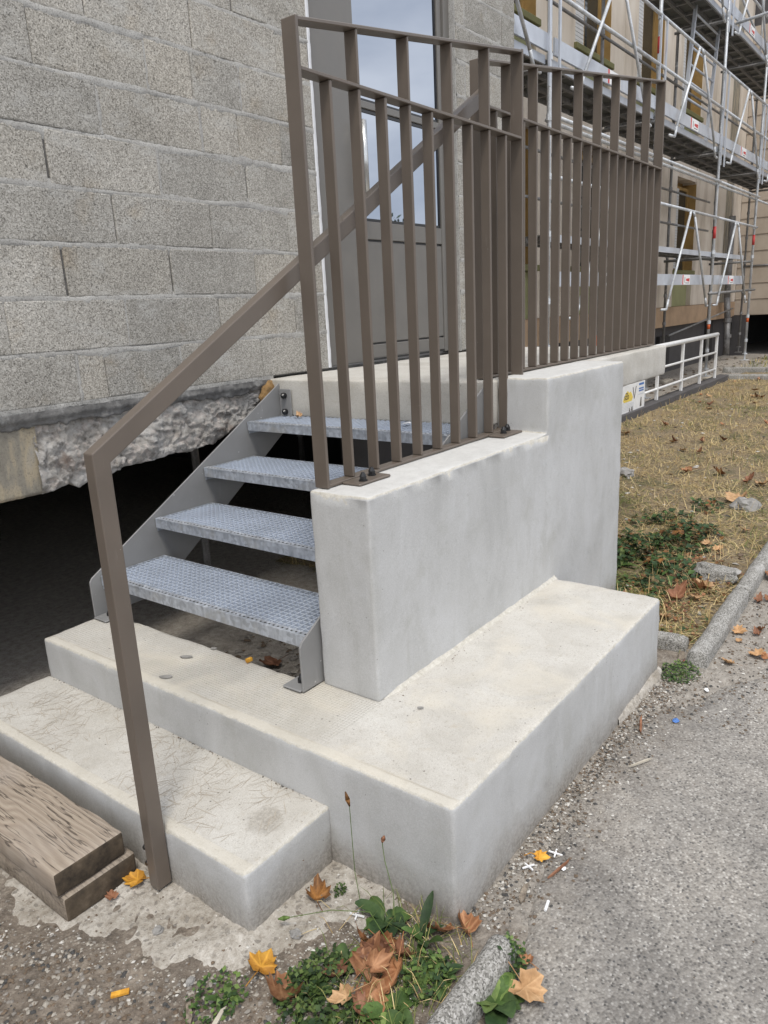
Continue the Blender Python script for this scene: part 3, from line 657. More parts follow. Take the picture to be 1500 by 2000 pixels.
# mortar fillet along the wall foot and the white splash of render by the far corner
n = 70; vs = []
for i in range(n+1):
    x = 1.735+1.325*i/n; w = (.012+abs(fbm(x, 1, 9))*.012)*min(1, .1+i/6)
    vs += [(x, 1.388, .367+w), (x, 1.386-w*.45, .367+w*.35), (x, 1.386-w, .3665)]
MB().add(vs, [(3*i+j, 3*i+3+j, 3*i+4+j, 3*i+1+j) for i in range(n) for j in range(2)]).build('render_fillet', MT['plaster'], st, smooth=True)
n = 90; vs = []
for i in range(n+1):
    x = 2.58+.50*i/n; w = max(.002, .022+fbm(x, 3, 9, 2)*.035+nz3(x, 1, 40)*.006) * sstep(2.58, 2.75, x)
    vs += [(x, .899, .030+w*.5), (x, .893-w*.5, .022+w*.25), (x, .890-w, -.004)]
MB().add(vs, [(3*i+j, 3*i+3+j, 3*i+4+j, 3*i+1+j) for i in range(n) for j in range(2)]).build('render_splash', MT['apron'], st, smooth=True)

# ------------------------------------------------------------------ METAL STAIR
ms = thing('metal_stair', 'short grey steel stair with four galvanised grating treads up to the landing', 'stair', (2.2, 2.25, .37))
prof = [(1.62, .372), (1.62, .535), (1.632, .552), (2.86, 1.262), (2.90, 1.262), (2.915, 1.03), (1.95, .372)]
for (ya, yb, s) in ((2.885, 2.893, -1), (1.640, 1.648, -1)):
    sg = MB().prism(prof, 1, ya, yb).build('stringer', MT['stringer'], ms, bevel=.0015)
    yf = ya if s < 0 else yb
    fy = (ya-.09, ya-.001) if ya > 2 else (yb+.001, yb+.085)
    MB().box(1.612, 1.70, fy[0], fy[1], .371, .379).build('foot_plate', MT['stringer'], sg, bevel=.003)
    b = MB(); cy = (fy[0]+fy[1])/2; b.tube((1.665, cy, .379), (1.665, cy, .392), .015, 6); b.tube((1.665, cy, .392), (1.665, cy, .407), .012, 10, r1=.006); b.build('nut', MT['black'], sg)
    if ya > 2:
        pl = MB().box(2.852, 2.86, ya-.085, ya-.003, 1.075, 1.235).mesh('wall_plate', MT['stringer'], .003)
        o = obj('wall_plate', pl, sg)
        for z in (1.115, 1.2):
            b = MB(); b.tube((2.852, ya-.045, z), (2.835, ya-.045, z), .016, 8); b.tube((2.835, ya-.045, z), (2.826, ya-.045, z), .013, 10, r1=.006); b.build('nut', MT['black'], sg, smooth=False)
for k, (x, z) in enumerate(((1.672, .55), (1.985, .733), (2.296, .912), (2.605, 1.092))):
    y0, y1, D = 1.653, 2.88, .335
    tr = MB().box(x, x+.004, y0, y1, z-.043, z).box(x+D-.004, x+D, y0, y1, z-.035, z).box(x+.004, x+D-.004, y0, y0+.004, z-.06, z).box(x+.004, x+D-.004, y1-.004, y1, z-.06, z)
    tr.prism([(x-.001, z-.004), (x-.001, z+.0025), (x+.030, z+.0025), (x+.030, z-.001)], 1, y0+.001, y1-.001)
    tr = tr.build('tread', MT['galv'], ms)
    g = MB(); n1 = 12
    for i in range(1, n1): g.box(x+.030+i*(D-.034)/n1-.002, x+.030+i*(D-.034)/n1+.002, y0+.005, y1-.005, z-.032, z-.0035)
    n2 = 41
    for j in range(1, n2):
        yy = y0+(y1-y0)*j/n2; g.box(x+.005, x+D-.005, yy-.0022, yy+.0022, z-.032, z)
    go = g.build('grating', MT['grate'], tr, kind='stuff')
    hol = MB()
    for j in range(1, 56):
        yy = y0+(y1-y0)*j/56; hol.add([(x+.010, yy-.004, z+.0032), (x+.018, yy-.004, z+.0032), (x+.018, yy+.004, z+.0032), (x+.010, yy+.004, z+.0032)], [(0, 1, 2, 3)])
    hol.build('nosing_holes', MT['dark'], tr, kind='stuff')

# ------------------------------------------------------------------ HANDRAIL
hr = thing('handrail', 'taupe square tube handrail rising from the bottom step to the landing', 'handrail', (1.015, 1.685, .02))
PX0, PX1, HY0, HY1, SL = .993, 1.041, 1.665, 1.705, .589
zt = 1.305; tv = .058*1.0
xe = 2.975
MB().prism([(PX0, .02), (PX0, zt), (xe, zt+(xe-PX0)*SL), (xe, zt+(xe-PX0)*SL-tv), (PX1, zt+(PX1-PX0)*SL-tv), (PX1, .02)], 1, HY0, HY1).build('tube', MT['taupe'], hr, bevel=.003, seg=2)
for z in (.07, .125):
    b = MB(); b.tube((1.041, 1.735, z), (1.022, 1.735, z), .016, 6); b.tube((1.022, 1.735, z), (1.008, 1.735, z), .013, 10, r1=.006); b.build('bolt', MT['black'], hr)
MB().box(1.034, 1.044, 1.70, 1.76, .03, .17).build('fixing_plate', MT['taupe'], hr, bevel=.002)

# ------------------------------------------------------------------ RAILING PANELS
def railing(label, x0, x1, ya, yb, zb, zmid, zt0, zt1, nb, loc, nuts):
    t = thing('railing', label, 'railing', loc, 'taupe flat bar railing panels')
    T = .012
    def ztop(x): return zt0+(zt1-zt0)*(x-x0)/(x1-x0)
    for x in (x0, x1-T):
        MB().prism([(x, zb), (x, ztop(x)), (x+T, ztop(x+T)), (x+T, zb)], 1, ya-.003, yb+.003).build('post', MT['taupe'], t, bevel=.0025, seg=2)
    MB().prism([(x0+T, ztop(x0+T)-.002), (x1-T, ztop(x1-T)-.002), (x1-T, ztop(x1-T)-.013), (x0+T, ztop(x0+T)-.013)], 1, ya-.001, yb+.001).build('top_rail', MT['taupe'], t, bevel=.002)
    MB().box(x0+T, x1-T, ya-.001, yb+.001, zmid-.011, zmid).build('mid_rail', MT['taupe'], t, bevel=.002)
    MB().box(x0+T, x1-T, ya+.002, yb-.002, zb+.001, zb+.011).build('bottom_rail', MT['taupe'], t, bevel=.002)
    sp = (x1-T-x0)/(nb+1)
    me = MB().box(0, .012, ya+.0015, yb-.0035, zb+.011, zmid-.011).mesh('baluster', MT['taupe'], .0035)
    for i in range(1, nb+1):
        o = obj('baluster', me, t, (x0+sp*i, 0, 0))
        if i % 2 == 0:
            xx = x0+sp*i
            MB().prism([(xx, zmid), (xx, ztop(xx)-.013), (xx+.010, ztop(xx+.01)-.013), (xx+.010, zmid)], 1, ya+.002, yb-.001).build('upper_baluster', MT['taupe'], t, bevel=.002)
    for (xa, xb, xs) in nuts:
        pl = MB().box(xa, xb, ya-.075, ya+.0015, zb-.001, zb+.008).build('fixing_plate', MT['taupe'], t, bevel=.003)
        for (x, y) in xs:
            b = MB(); b.tube((x, y, zb+.008), (x, y, zb+.012), .015, 12); b.tube((x, y, zb+.012), (x, y, zb+.024), .0125, 6); b.tube((x, y, zb+.024), (x, y, zb+.037), .012, 10, r1=.005)
            b.build('nut', MT['black'], pl)
    return t
railing('taupe flat bar railing panel on the low side wall nearest the camera', 1.745, 3.121, 1.580, 1.630, 1.062, 2.288, 2.412, 2.617, 9, (2.4, 1.6, 1.06),
        [(1.82, 1.99, [(1.865, 1.527), (1.945, 1.553)]), (2.80, 2.97, [(2.868, 1.545), (2.94, 1.565)])])
railing('taupe flat bar railing panel on the landing edge, longer and farther away', 2.985, 5.335, 1.70, 1.752, 1.288, 2.42, 2.585, 2.935, 17, (4.1, 1.7, 1.29), [])

# ------------------------------------------------------------------ TIMBER PLANKS
def plank(label, x0, x1, y0, y1, z0, z1, seed):
    bm = MB().box(x0, x1, y0, y1, z0, z1).bm()
    bmesh.ops.bevel(bm, geom=bm.edges[:], offset=.009, segments=2, affect='EDGES', profile=.5)
    for k in range(1, 40):
        bmesh.ops.bisect_plane(bm, geom=bm.verts[:]+bm.edges[:]+bm.faces[:], plane_co=(0, y0+(y1-y0)*k/40, 0), plane_no=(0, 1, 0))
    for k in range(1, 6):
        bmesh.ops.bisect_plane(bm, geom=bm.verts[:]+bm.edges[:]+bm.faces[:], plane_co=(x0+(x1-x0)*k/6, 0, 0), plane_no=(1, 0, 0))
    bm.normal_update()
    for f in bm.faces: f.material_index = 1 if f.normal.y < -.6 else 0; f.smooth = True
    for v in bm.verts:
        v.co += v.normal*(noise.noise(v.co*7+Vector((seed, 0, 0)))*.004+noise.noise(v.co*25)*.0025*(1 if abs(v.normal.z) < .9 else .3))
    o = obj('timber_plank', bm, None, mats=[MT['wood'], MT['woodend']]); tag(o, label, 'plank', 'timber planks stacked before the lower step'); return o
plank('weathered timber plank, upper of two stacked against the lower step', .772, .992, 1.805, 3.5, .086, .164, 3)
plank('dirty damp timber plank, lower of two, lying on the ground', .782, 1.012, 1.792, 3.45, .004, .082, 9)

# ------------------------------------------------------------------ KERBS
def kerb(label, p0, p1, w, ztop, seed, n=26, name='kerb_stone', group='worn rounded concrete kerb stones'):
    p0, p1 = Vector(p0), Vector(p1); d = (p1-p0).normalized(); s = Vector((-d.y, d.x, 0)); L = (p1-p0).length
    prof = [(-w/2, -.12), (-w/2, ztop-.035)] + [(-w/2*math.cos(a), ztop-.035+.035*math.sin(a)) for a in (.35, .7, 1.05, 1.4, 1.75, 2.1, 2.45, 2.8)] + [(w/2, ztop-.035), (w/2, -.12)]
    vs = []; m = len(prof); n = max(4, int(L/.02)) if L < 3 else int(L/.06)
    for i in range(n+1):
        for (a, z) in prof:
            p = p0 + d*(L*i/n) + s*a; p.z = z
            q = p*1.0
            end = .012*(1 if i in (0, n) else 0)
            p += s*(noise.noise(q*9+Vector((seed, 0, 0)))*.006 - a*end*6) ; p.z += noise.noise(q*11+Vector((seed, 5, 0)))*.006 + noise.noise(q*40)*.003 - end*.6
            vs.append(p)
    fs = [(i*m+j, (i+1)*m+j, (i+1)*m+j+1, i*m+j+1) for i in range(n) for j in range(m-1)] + [tuple(range(m)), tuple(n*m+j for j in range(m))[::-1]]
    o = MB().add(vs, fs).build(name, MT['kerb'], None, smooth=True); tag(o, label, 'kerb', group); return o
kerb('rounded concrete kerb end at the bottom of the photo, among weeds and leaves', (.55, .745, 0), (1.375, .748, 0), .075, .07, 1)
kerb('lichened kerb stone nearest the end of the rendered steps, beside the lawn', (3.22, .775, 0), (4.12, .79, 0), .085, .085, 2)
kerb('second kerb stone along the lawn, meeting the first at an open joint', (4.14, .79, 0), (5.1, .805, 0), .085, .085, 3)
for i, x in enumerate((5.12,)):
    kerb('third kerb stone along the lawn, cut off by the right edge of the photo', (x, .81, 0), (x+2.5, .82, 0), .085, .085, 4+i)
kerb('short kerb stone laid crosswise between the steps and the lawn kerb', (3.35, 1.30, 0), (3.375, .86, 0), .08, .07, 8)
kerb('low far kerb directly at the end of the lawn', (15.45, 3.55, 0), (15.7, .8, 0), .14, .12, 9)
kerb('low far kerb past the lawn, the one nearer the scaffold feet', (17.0, 3.95, 0), (17.2, .8, 0), .14, .12, 10)

# ------------------------------------------------------------------ LOW WALL, WHITE RAILING, SIGN
o = MB().prism([(3.45, -.1), (3.45, .125), (3.62, .135), (3.62, -.1)], 0, 5.75, 15.3).build('low_wall', MT['charcoal'], None, bevel=.01); tag(o, 'low dark grey upstand wall along the back of the dry lawn', 'low wall')
wr = thing('white_railing', 'low white painted tube railing standing on the dark upstand wall', 'railing', (12, 3.54, .13))
YR = 3.54
for x in (7.6, 8.85, 10.1, 11.32, 12.55, 13.62, 14.62):
    MB().box(x-.022, x+.022, YR-.022, YR+.022, .12, .885).build('post', MT['white'], wr, bevel=.004)
MB().tube((7.5, YR, .905), (14.64, YR, .905), .036, 12).build('top_rail', MT['white'], wr, smooth=True)
MB().tube((7.5, YR-.002, .59), (14.62, YR-.002, .59), .019, 8).build('lower_rail', MT['white'], wr, smooth=True)
MB().tube((7.5, YR-.002, .29), (14.62, YR-.002, .29), .019, 8).build('lower_rail', MT['white'], wr, smooth=True)
# sign
sx0, sx1, sy, sz0, sz1 = 9.2, 10.62, 3.485, .125, .492
sg = thing('site_sign', 'white printed notice board with yellow lettering leaning on the white railing', 'sign', (9.7, sy, .13))
MB().box(sx0, sx1, sy, sy+.012, sz0, sz1).build('board', MT['white'], sg)
def flat(polys, mat, y, name, parent, axisY=True):
    m = MB()
    for p in polys: m.add([(a, y, b) for a, b in p], [tuple(range(len(p)))])
    return m.build(name, mat, parent)
def R(a, b, c, d): return [(a, c), (b, c), (b, d), (a, d)]
def text(body, x, z, size, mat, y, name, parent):
    cu = bpy.data.curves.new(name, 'FONT'); cu.body = body; cu.size = size; cu.extrude = .0008
    to = bpy.data.objects.new(name+'_tmp', cu); C.objects.link(to)
    dg = bpy.context.evaluated_depsgraph_get(); me = bpy.data.meshes.new_from_object(to.evaluated_get(dg))
    bpy.data.objects.remove(to)
    me.transform(Matrix.Translation((x, y, z)) @ Matrix.Rotation(math.pi/2, 4, 'X'))
    me.materials.clear(); me.materials.append(mat)
    return obj(name, me, parent)
e = sy-.0015
flat([[(9.76, .30), (9.80, .27), (10.10, .27), (10.14, .31), (10.10, .36), (10.04, .40), (9.99, .385), (9.93, .42), (9.84, .385)]], MT['yellow'], e, 'yellow_badge', sg)
text('sEb', 9.80, .305, .13, MT['inkgrey'], e-.002, 'lettering', sg)
flat([[(10.12, .445), (10.145, .445), (10.20, .30), (10.185, .28)], [(10.27, .45), (10.245, .45), (10.185, .28), (10.205, .285)]], MT['inkgrey'], e, 'letter_v', sg)
flat([R(10.37, 10.57, .445, .475), R(10.37, 10.57, .39, .41), R(10.37, 10.57, .36, .38)], MT['blue'], e, 'blue_lines', sg)
flat([R(10.35, 10.57, .318, .326), R(9.7, 9.92, .255, .260)] + [R(9.6, 10.2, z, z+.005) for z in (.235, .215, .195, .175, .155)], MT['palegrey'], e, 'small_print', sg)
flat([[(10.43, .15), (10.50, .15), (10.49, .27), (10.46, .28)], [(10.0, .13), (10.06, .13), (10.02, .19)], [(10.08, .13), (10.15, .13), (10.13, .20), (10.10, .18)]], MT['inkgrey'], e, 'silhouettes', sg)

# ------------------------------------------------------------------ OLD BUILDING
YF = 4.95
ob = thing('old_building', 'older beige rendered apartment building with olive window panels behind scaffolding', 'building', (14, YF, 0))
XC = 22.0
MB().box(5.8, XC, YF+.30, YF+.5, 1.4, 9.0).build('inner_wall', MT['ochre'], ob)
MB().box(5.8, XC, YF-.01, YF+.4, 1.0, 1.39).build('plinth_band', MT['pinkish'], ob)
MB().box(5.8, XC, YF+.18, YF+.4, -.1, 1.0).build('base_wall', MT['charcoal'], ob)
MB().box(16.2, 16.9, YF+.10, YF+.178, .1, .80).build('base_hatch', MT['dark'], ob); MB().box(19.9, 20.3, YF+.08, YF+.178, 0, 1.0).build('base_recess', MT['dark'], ob)
WX = [6.05, 8.80, 11.42, 14.0, 16.55]                 # window bays, 1.35 m wide
bays = []; prev = 5.8
for x in WX:
    bays.append((prev, x)); prev = x+1.36
bays.append((prev, 20.45)); 
for a, b in bays:
    n = 2 if b-a > 1.0 else 1
    for i in range(n):
        x0, x1 = a+(b-a)*i/n, a+(b-a)*(i+1)/n
        if x1-x0 > .1: MB().box(x0+.004, x1-.004, YF, YF+.3, 1.395, 9.0).build('wall_panel', MT['beige'], ob, bevel=.006)
MB().box(20.454, 21.2, YF+.03, YF+.3, 1.395, 9.0).build('wall_panel', MT['stain_facade'], ob)
MB().box(21.204, XC, YF, YF+.3, 1.395, 9.0).build('wall_panel', MT['beige'], ob)
for wi, x in enumerate(WX):
    for fl, zs in enumerate((2.10, 5.16)):
        zb = 1.395 if fl == 0 else 4.36
        gp = MB().box(x+.005, x+1.355, YF+.10, YF+.16, zb, zs-.06).build('panel', MT['green'], ob)
        MB().box(x-.05, x+1.41, YF-.05, YF+.2, zs-.055, zs+.03).build('sill', MT['sillgreen'], ob, bevel=.008)
        w = MB().box(x+.02, x+.07, YF+.17, YF+.24, zs+.03, zs+1.72).box(x+1.29, x+1.34, YF+.17, YF+.24, zs+.03, zs+1.72).box(x+.07, x+1.29, YF+.17, YF+.24, zs+1.66, zs+1.72).box(x+.66, x+.71, YF+.17, YF+.24, zs+.03, zs+1.66).build('window', MT['ochre'], ob)
        MB().box(x+.07, x+1.29, YF+.20, YF+.215, zs+.03, zs+1.66).build('pane', MT['wglass'], w)
        if wi >= 2 or fl == 0:
            m = MB(); zz = zs+(.08 if wi != 1 else .9)
            while zz < zs+1.66:
                m.box(x+.08, x+.64, YF+.150, YF+.165, zz, zz+.048); zz += .055
            m.build('shutter', MT['shutter'], w)
        MB().box(x+1.345, x+1.358, YF+.005, YF+.295, zs+.03, zs+1.80).build('reveal', MT['ochre'], ob)
        MB().box(x, x+1.36, YF+.02, YF+.3, zs+1.84, 4.35 if fl == 0 else 9.0).build('lintel_panel', MT['beige'], ob)
# wing that comes forward at the far end, lapped siding over an open dark undercroft
z = 1.03; k = 0
while z < 7.8:
    MB().prism([(XC+.02, z), (XC, z+.012), (XC+.016, z+.398), (XC+.05, z+.398), (XC+.05, z)], 1, -6.0, YF-.005).build('siding_board', MT['siding'], ob); z += .40
MB().box(XC+.06, XC+.3, -6.0, YF+.2, 1.03, 9).build('wing_wall', MT['charcoal'], ob)
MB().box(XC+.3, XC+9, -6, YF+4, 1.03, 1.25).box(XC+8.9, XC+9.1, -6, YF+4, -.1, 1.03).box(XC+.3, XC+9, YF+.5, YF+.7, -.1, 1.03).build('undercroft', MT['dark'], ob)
MB().box(XC-.2, XC+.05, YF-.35, YF-.01, -.1, 1.025).build('undercroft_pier', MT['charcoal'], ob)
dp = thing('downpipe', 'grey metal downpipe in the corner of the old building with a kinked foot', 'downpipe', (20.3, 4.75, .1))
MB().path([(20.45, 4.78, 3.4), (20.45, 4.78, 1.5), (20.30, 4.70, 1.0), (20.24, 4.66, .15)], .075, 10).build('pipe', MT['tubedark'], dp, smooth=True)
MB().tube((20.30, 4.70, .92), (20.30, 4.70, 1.02), .095, 10).tube((20.25, 4.665, .55), (20.255, 4.667, .63), .095, 10).build('collar', MT['tubedark'], dp)
for (x, y, lx_, ly_, hz, lab) in ((15.0, 3.72, .35, .16, .10, 'pale stone slab under the scaffold foot beside the low wall'), (14.9, 4.5, .5, .14, .05, 'flat board lying behind the white railing')):
    o = MB().box(x-lx_/2, x+lx_/2, y-ly_/2, y+ly_/2, .0, .0+hz).build('stone_slab', MT['ivory'], None, bevel=.01); tag(o, lab, 'slab')

# ------------------------------------------------------------------ SCAFFOLDING
sc = thing('scaffolding', 'galvanised tube scaffolding with decks and toe boards along the old building', 'scaffolding', (12, 4.1, 0))
YO, YI = 3.70, 4.50
PX = [4.65, 7.90, 11.28, 14.63, 17.70, 20.75]
COLLAR = {m.name: MB().tube((0, 0, -.03), (0, 0, .03), .034, 8).mesh('collar', m) for m in (MT['tube'], MT['tubedark'])}
def std(x, y, z0, z1, mat, paint=()):
    s = MB().tube((x, y, z0), (x, y, z1), .0245, 10).build('standard', mat, sc, smooth=True)
    for zc in (.62, 1.12, 1.62, 2.32, 2.89, 3.46, 4.02, 4.6, 5.19, 6.02, 6.6): obj('collar', COLLAR[mat.name], s, (x, y, zc))
    for (za, zb, m) in paint: MB().tube((x, y, za), (x, y, zb), .0265, 10).build('paint_mark', m, s, smooth=True)
    MB().tube((x, y, z0-.11), (x, y, z0+.02), .016, 8).box(x-.075, x+.075, y-.075, y+.075, z0-.125, z0-.115).tube((x, y, z0+.0), (x, y, z0+.02), .05, 8).build('base_jack', mat, s)
for i, x in enumerate(PX):
    std(x, YO, .28 if i < 4 else .33, 8.0, MT['tube'], [(2.55, 2.75, MT['red']) if i > 2 else (4.75, 4.95, MT['red']), (1.0, 1.1, MT['orange'])] if i in (2, 3, 4) else [(4.9, 5.05, MT['red'])] if i == 1 else [])
    std(x+.02, YI, .28, 8.0, MT['tubedark'], [(.75, 1.15, MT['orange'])] if i == 2 else [])
def tube(name, a, b, r=.0215, mat=None): return MB().tube(a, b, r, 8).build(name, mat or MT['tube'], sc, smooth=True)
for lev in (2.32, 4.02, 6.02):
    for i in range(len(PX)-1):
        if lev == 2.32 and i < 1: continue
        xa, xb = PX[i], PX[i+1]
        if lev == 2.32 and i == 3: xb = 17.1
        if lev == 2.32 and i == 4: continue
        # deck panels, three across, with cross ribs beneath
        for j in range(3 if lev > 3 else 2):
            w = (YI-YO-.10)/3; ya = YO+.06+j*w
            dk = MB().box(xa+.05, xb-.05, ya+.005, ya+w-.005, lev-.012, lev+.004).build('deck_panel', MT['deck'], sc)
            m = MB().box(xa+.05, xb-.05, ya+.005, ya+.02, lev-.065, lev-.013).box(xa+.05, xb-.05, ya+w-.02, ya+w-.005, lev-.065, lev-.013)
            n = 6
            for q in range(n+1):
                xx = xa+.08+(xb-xa-.18)*q/n; m.box(xx, xx+.045, ya+.021, ya+w-.021, lev-.05, lev-.013)
            m.build('deck_frame', MT['tubedark'], dk)
        MB().box(xa+.04, xb-.04, YO+.028, YO+.052, lev-.07, lev+.01).build('deck_edge', MT['alu'], sc)
        tube('guard_rail', (xa, YO-.045, lev+.57), (xb if lev > 3 else PX[i+1], YO-.045, lev+.57))
        tube('guard_rail', (xa, YO-.045, lev+1.15), (xb if lev > 3 else PX[i+1], YO-.045, lev+1.15))
        tube('inner_ledger', (xa, YI-.04, lev+.55), (xb, YI-.04, lev+.55), .02, MT['tubedark']); tube('inner_ledger', (xa, YI-.04, lev+1.1), (xb, YI-.04, lev+1.1), .02, MT['tubedark'])
        tb = MB().box(xa+.08, xb-.08, YO-.022, YO+.0, lev+.03, lev+.19) if lev > 3 else MB().box(xa+.08, xb-.08, YO-.022, YO+.0, 1.775, 1.935)
        tb = tb.build('toe_board', MT['alu'], sc)
        zt_ = lev+.035 if lev > 3 else 1.78; xm = (xa+xb)/2+.05
        stk = MB().box(xm-.22, xm+.20, YO-.026, YO-.0225, zt_, zt_+.15).build('sticker', MT['whiteplastic'], tb)
        flat([R(xm-.22, xm-.17, zt_+.001, zt_+.149)], MT['red'], YO-.0275, 'red_band', tb); flat([[(xm-.02, zt_+.06), (xm+.16, zt_+.045), (xm+.17, zt_+.10), (xm-.02, zt_+.09)]], MT['red'], YO-.0275, 'red_print', tb)
        flat([[(xm-.10, zt_+.03), (xm-.08, zt_+.03), (xm-.08, zt_+.12), (xm-.10, zt_+.11)]], MT['inkgrey'], YO-.0275, 'dark_bar', tb); flat([R(xm-.05, xm+.15, zt_+.02, zt_+.03)], MT['inkgrey'], YO-.0275, 'dark_print', tb)
        # guard frame: two sloping legs hooked under the deck edge, welded to the upper rail
        xm = (xa+xb)/2
        hz = lev+1.13 if lev > 3 else 2.87; fz = lev-.22 if lev > 3 else 1.42
        for sgn in (-1, 1):
            MB().path([(xm+sgn*.07, YO-.07, hz-.0), (xm+sgn*.13, YO-.08, hz-.06), (xm+sgn*1.02, YO-.08, fz+.14), (xm+sgn*1.10, YO-.08, fz), (xm+sgn*1.28, YO-.06, fz-.0)], .019, 8).build('guard_frame', MT['tube'], sc, smooth=True)
        for xx in (xa+.12, xb-.12):
            if lev > 3: MB().box(xx-.018, xx+.018, YO-.065, YO-.045, lev-.3, lev+1.14).build('frame_upright', MT['alu'], sc)
    for x in PX:
        if lev > 3 or x > 8: tube('transom', (x, YO-.02, lev-.09), (x, YI+.05, lev-.09), .024, MT['tubedark'])
for i in range(1, len(PX)-1): tube('ledger', (PX[i], YO+.03, 3.44), (PX[i+1], YO+.03, 3.44), .0215)
tube('tie_tube', (14.4, YO-.03, 1.62), (17.9, YO-.05, 1.66), .024, MT['tubedark']); tube('tie_tube', (14.63, 4.4, .9), (20.3, 4.6, 1.25), .02, MT['tubedark'])
tube('tie_tube', (14.9, YO-.06, 5.93), (14.9, 2.3, 6.05), .0245)
tube('brace', (15.4, 3.9, 6.9), (18.3, 3.72, 5.9), .02)
for x in (20.75, 24.0):
    for y in (2.2, .4): std(x-.4, y, .33, 8, MT['tube'])
for y in (2.2, .4):
    tube('guard_rail', (20.35, y, 2.9), (20.35, y+1.6, 2.9)); tube('guard_rail', (20.35, y, 3.45), (20.35, y+1.6, 3.45))
MB().box(20.0, 20.35, .3, 3.6, 1.60, 1.66).build('deck_panel', MT['alu'], sc)
MB().box(20.30, 20.33, .3, 3.6, 1.72, 1.9).build('toe_board', MT['alu'], sc)
# access ladder
ld = thing('ladder', 'pale aluminium access ladder leaning between two scaffold decks', 'ladder', (14.2, 4.05, 4.05))
def lrail(yo): return [(13.2+yo*0, 4.02, 4.06), (13.75, 4.02, 6.25)]
LA, LB = Vector((13.36, 3.98, 4.05)), Vector((13.86, 3.98, 6.3)); LC, LD = Vector((14.80, 3.98, 4.05)), Vector((15.22, 3.98, 6.3))
LC, LD = LA+Vector((1.40, 0, 0)), LB+Vector((1.40, 0, 0))
for a, b in ((LA, LB), (LC, LD)):
    MB().tube(a, b, .035, 4).build('rail', MT['alu'], ld)
for q in range(9):
    u = (q+.4)/9; MB().tube(LA.lerp(LB, u), LC.lerp(LD, u), .017, 8).build('rung', MT['alu'], ld, smooth=True)

# ------------------------------------------------------------------ SMALL THINGS ON THE GROUND
def leaf_mesh(size, curl, seed, fold=.25, stem=True):
    rr = random.Random(seed); out = []
    lob = [(-152, .62), (-130, .58), (-104, .86), (-90, .74), (-74, .88), (-54, .64), (-36, .93), (-24, .80), (-11, .98), (0, 1.14), (11, .96), (25, .78), (37, .95), (55, .62), (75, .90), (90, .72), (104, .84), (130, .56), (152, .62), (180, .30)]
    n = len(lob); vs = [(0, 0, 0)]; 
    tw = rr.uniform(-.3, .3)
    def zed(x, y):
        r2 = x*x+y*y
        if r2 > .5: x, y = x, y
        return curl*r2*(1+.45*math.sin(2*math.atan2(y, x)+seed)) + fold*abs(y)*(.8+.4*math.sin(seed)) + .26*noise.noise(Vector((x*2.4+seed, y*2.4, seed))) + .13*noise.noise(Vector((x*6+seed, y*6, seed))) + tw*x*y
    for k in (.3, .62, .85, 1.0):
        for a, r in lob:
            a = math.radians(a+rr.uniform(-4, 4)); r = (k*r*.5+k*.5*(r if k > .8 else .45+.55*r))*rr.uniform(.95, 1.05)
            x, y = r*math.cos(a), r*math.sin(a); 
            y *= 1-.28*abs(curl)*min(1, r)
            vs.append((x, y, zed(x, y)))
    fs = [(0, 1+i, 1+(i+1) % n) for i in range(n)] + [(1+q*n+i, 1+(q+1)*n+i, 1+(q+1)*n+(i+1) % n, 1+q*n+(i+1) % n) for q in range(3) for i in range(n)]
    mb = MB().add([(x*size/2, y*size/2, z*size/2) for x, y, z in vs], fs)
    if stem: mb.path([(-.1*size, 0, .003), (-.4*size, .03*size, .01), (-.75*size, .10*size*rr.choice((-1, 1)), .004)], .0013, 4)
    bm = mb.bm(); zmin = min(v.co.z for v in bm.verts)
    for v in bm.verts: v.co.z -= zmin
    for f in bm.faces: f.smooth = True
    return bm
def leaf(name, label, x, y, size, mat, curl, seed, rz, tilt=(0, 0), dz=.002, group='fallen plane tree leaves', fold=.14, stem=True):
    o = obj(name, leaf_mesh(size, curl, seed, fold, stem), None, (x, y, zat(x, y)+dz), (tilt[0], tilt[1], rz), mats=mat); tag(o, label, 'leaf', group); return o
leaf('fallen_leaf', 'bright yellow leaf between the timber planks and the handrail foot', .985, 1.755, .085, LEAF[2], .15, 3, 2.2, dz=.006)
leaf('fallen_leaf', 'small rust brown leaf scrap lying by the end of the planks', .905, 1.765, .05, LEAF[4], .3, 5, 1.0, dz=.004, stem=False)
leaf('fallen_leaf', 'single golden leaf on the pale concrete apron, left of the weeds', .985, 1.235, .10, LEAF[2], .2, 11, .4, (.25, .1), dz=.01)
leaf('fallen_leaf', 'narrow folded brown leaf standing at the bottom edge of the photo', .945, 1.115, .12, LEAF[0], .5, 14, 2.7, (.3, -.5), dz=.01, fold=.9)
leaf('fallen_leaf', 'wet dark brown crumpled leaf in the corner of the steps', 1.235, 1.265, .095, LEAF[3], .45, 21, .8, (.15, .2), dz=.008, fold=.3)
leaf('fallen_leaf', 'flat pale tan leaf lowest in the photo beside the leaf pile', 1.03, .985, .085, LEAF[1], .15, 25, 2.4, (.15, .2), dz=.03)
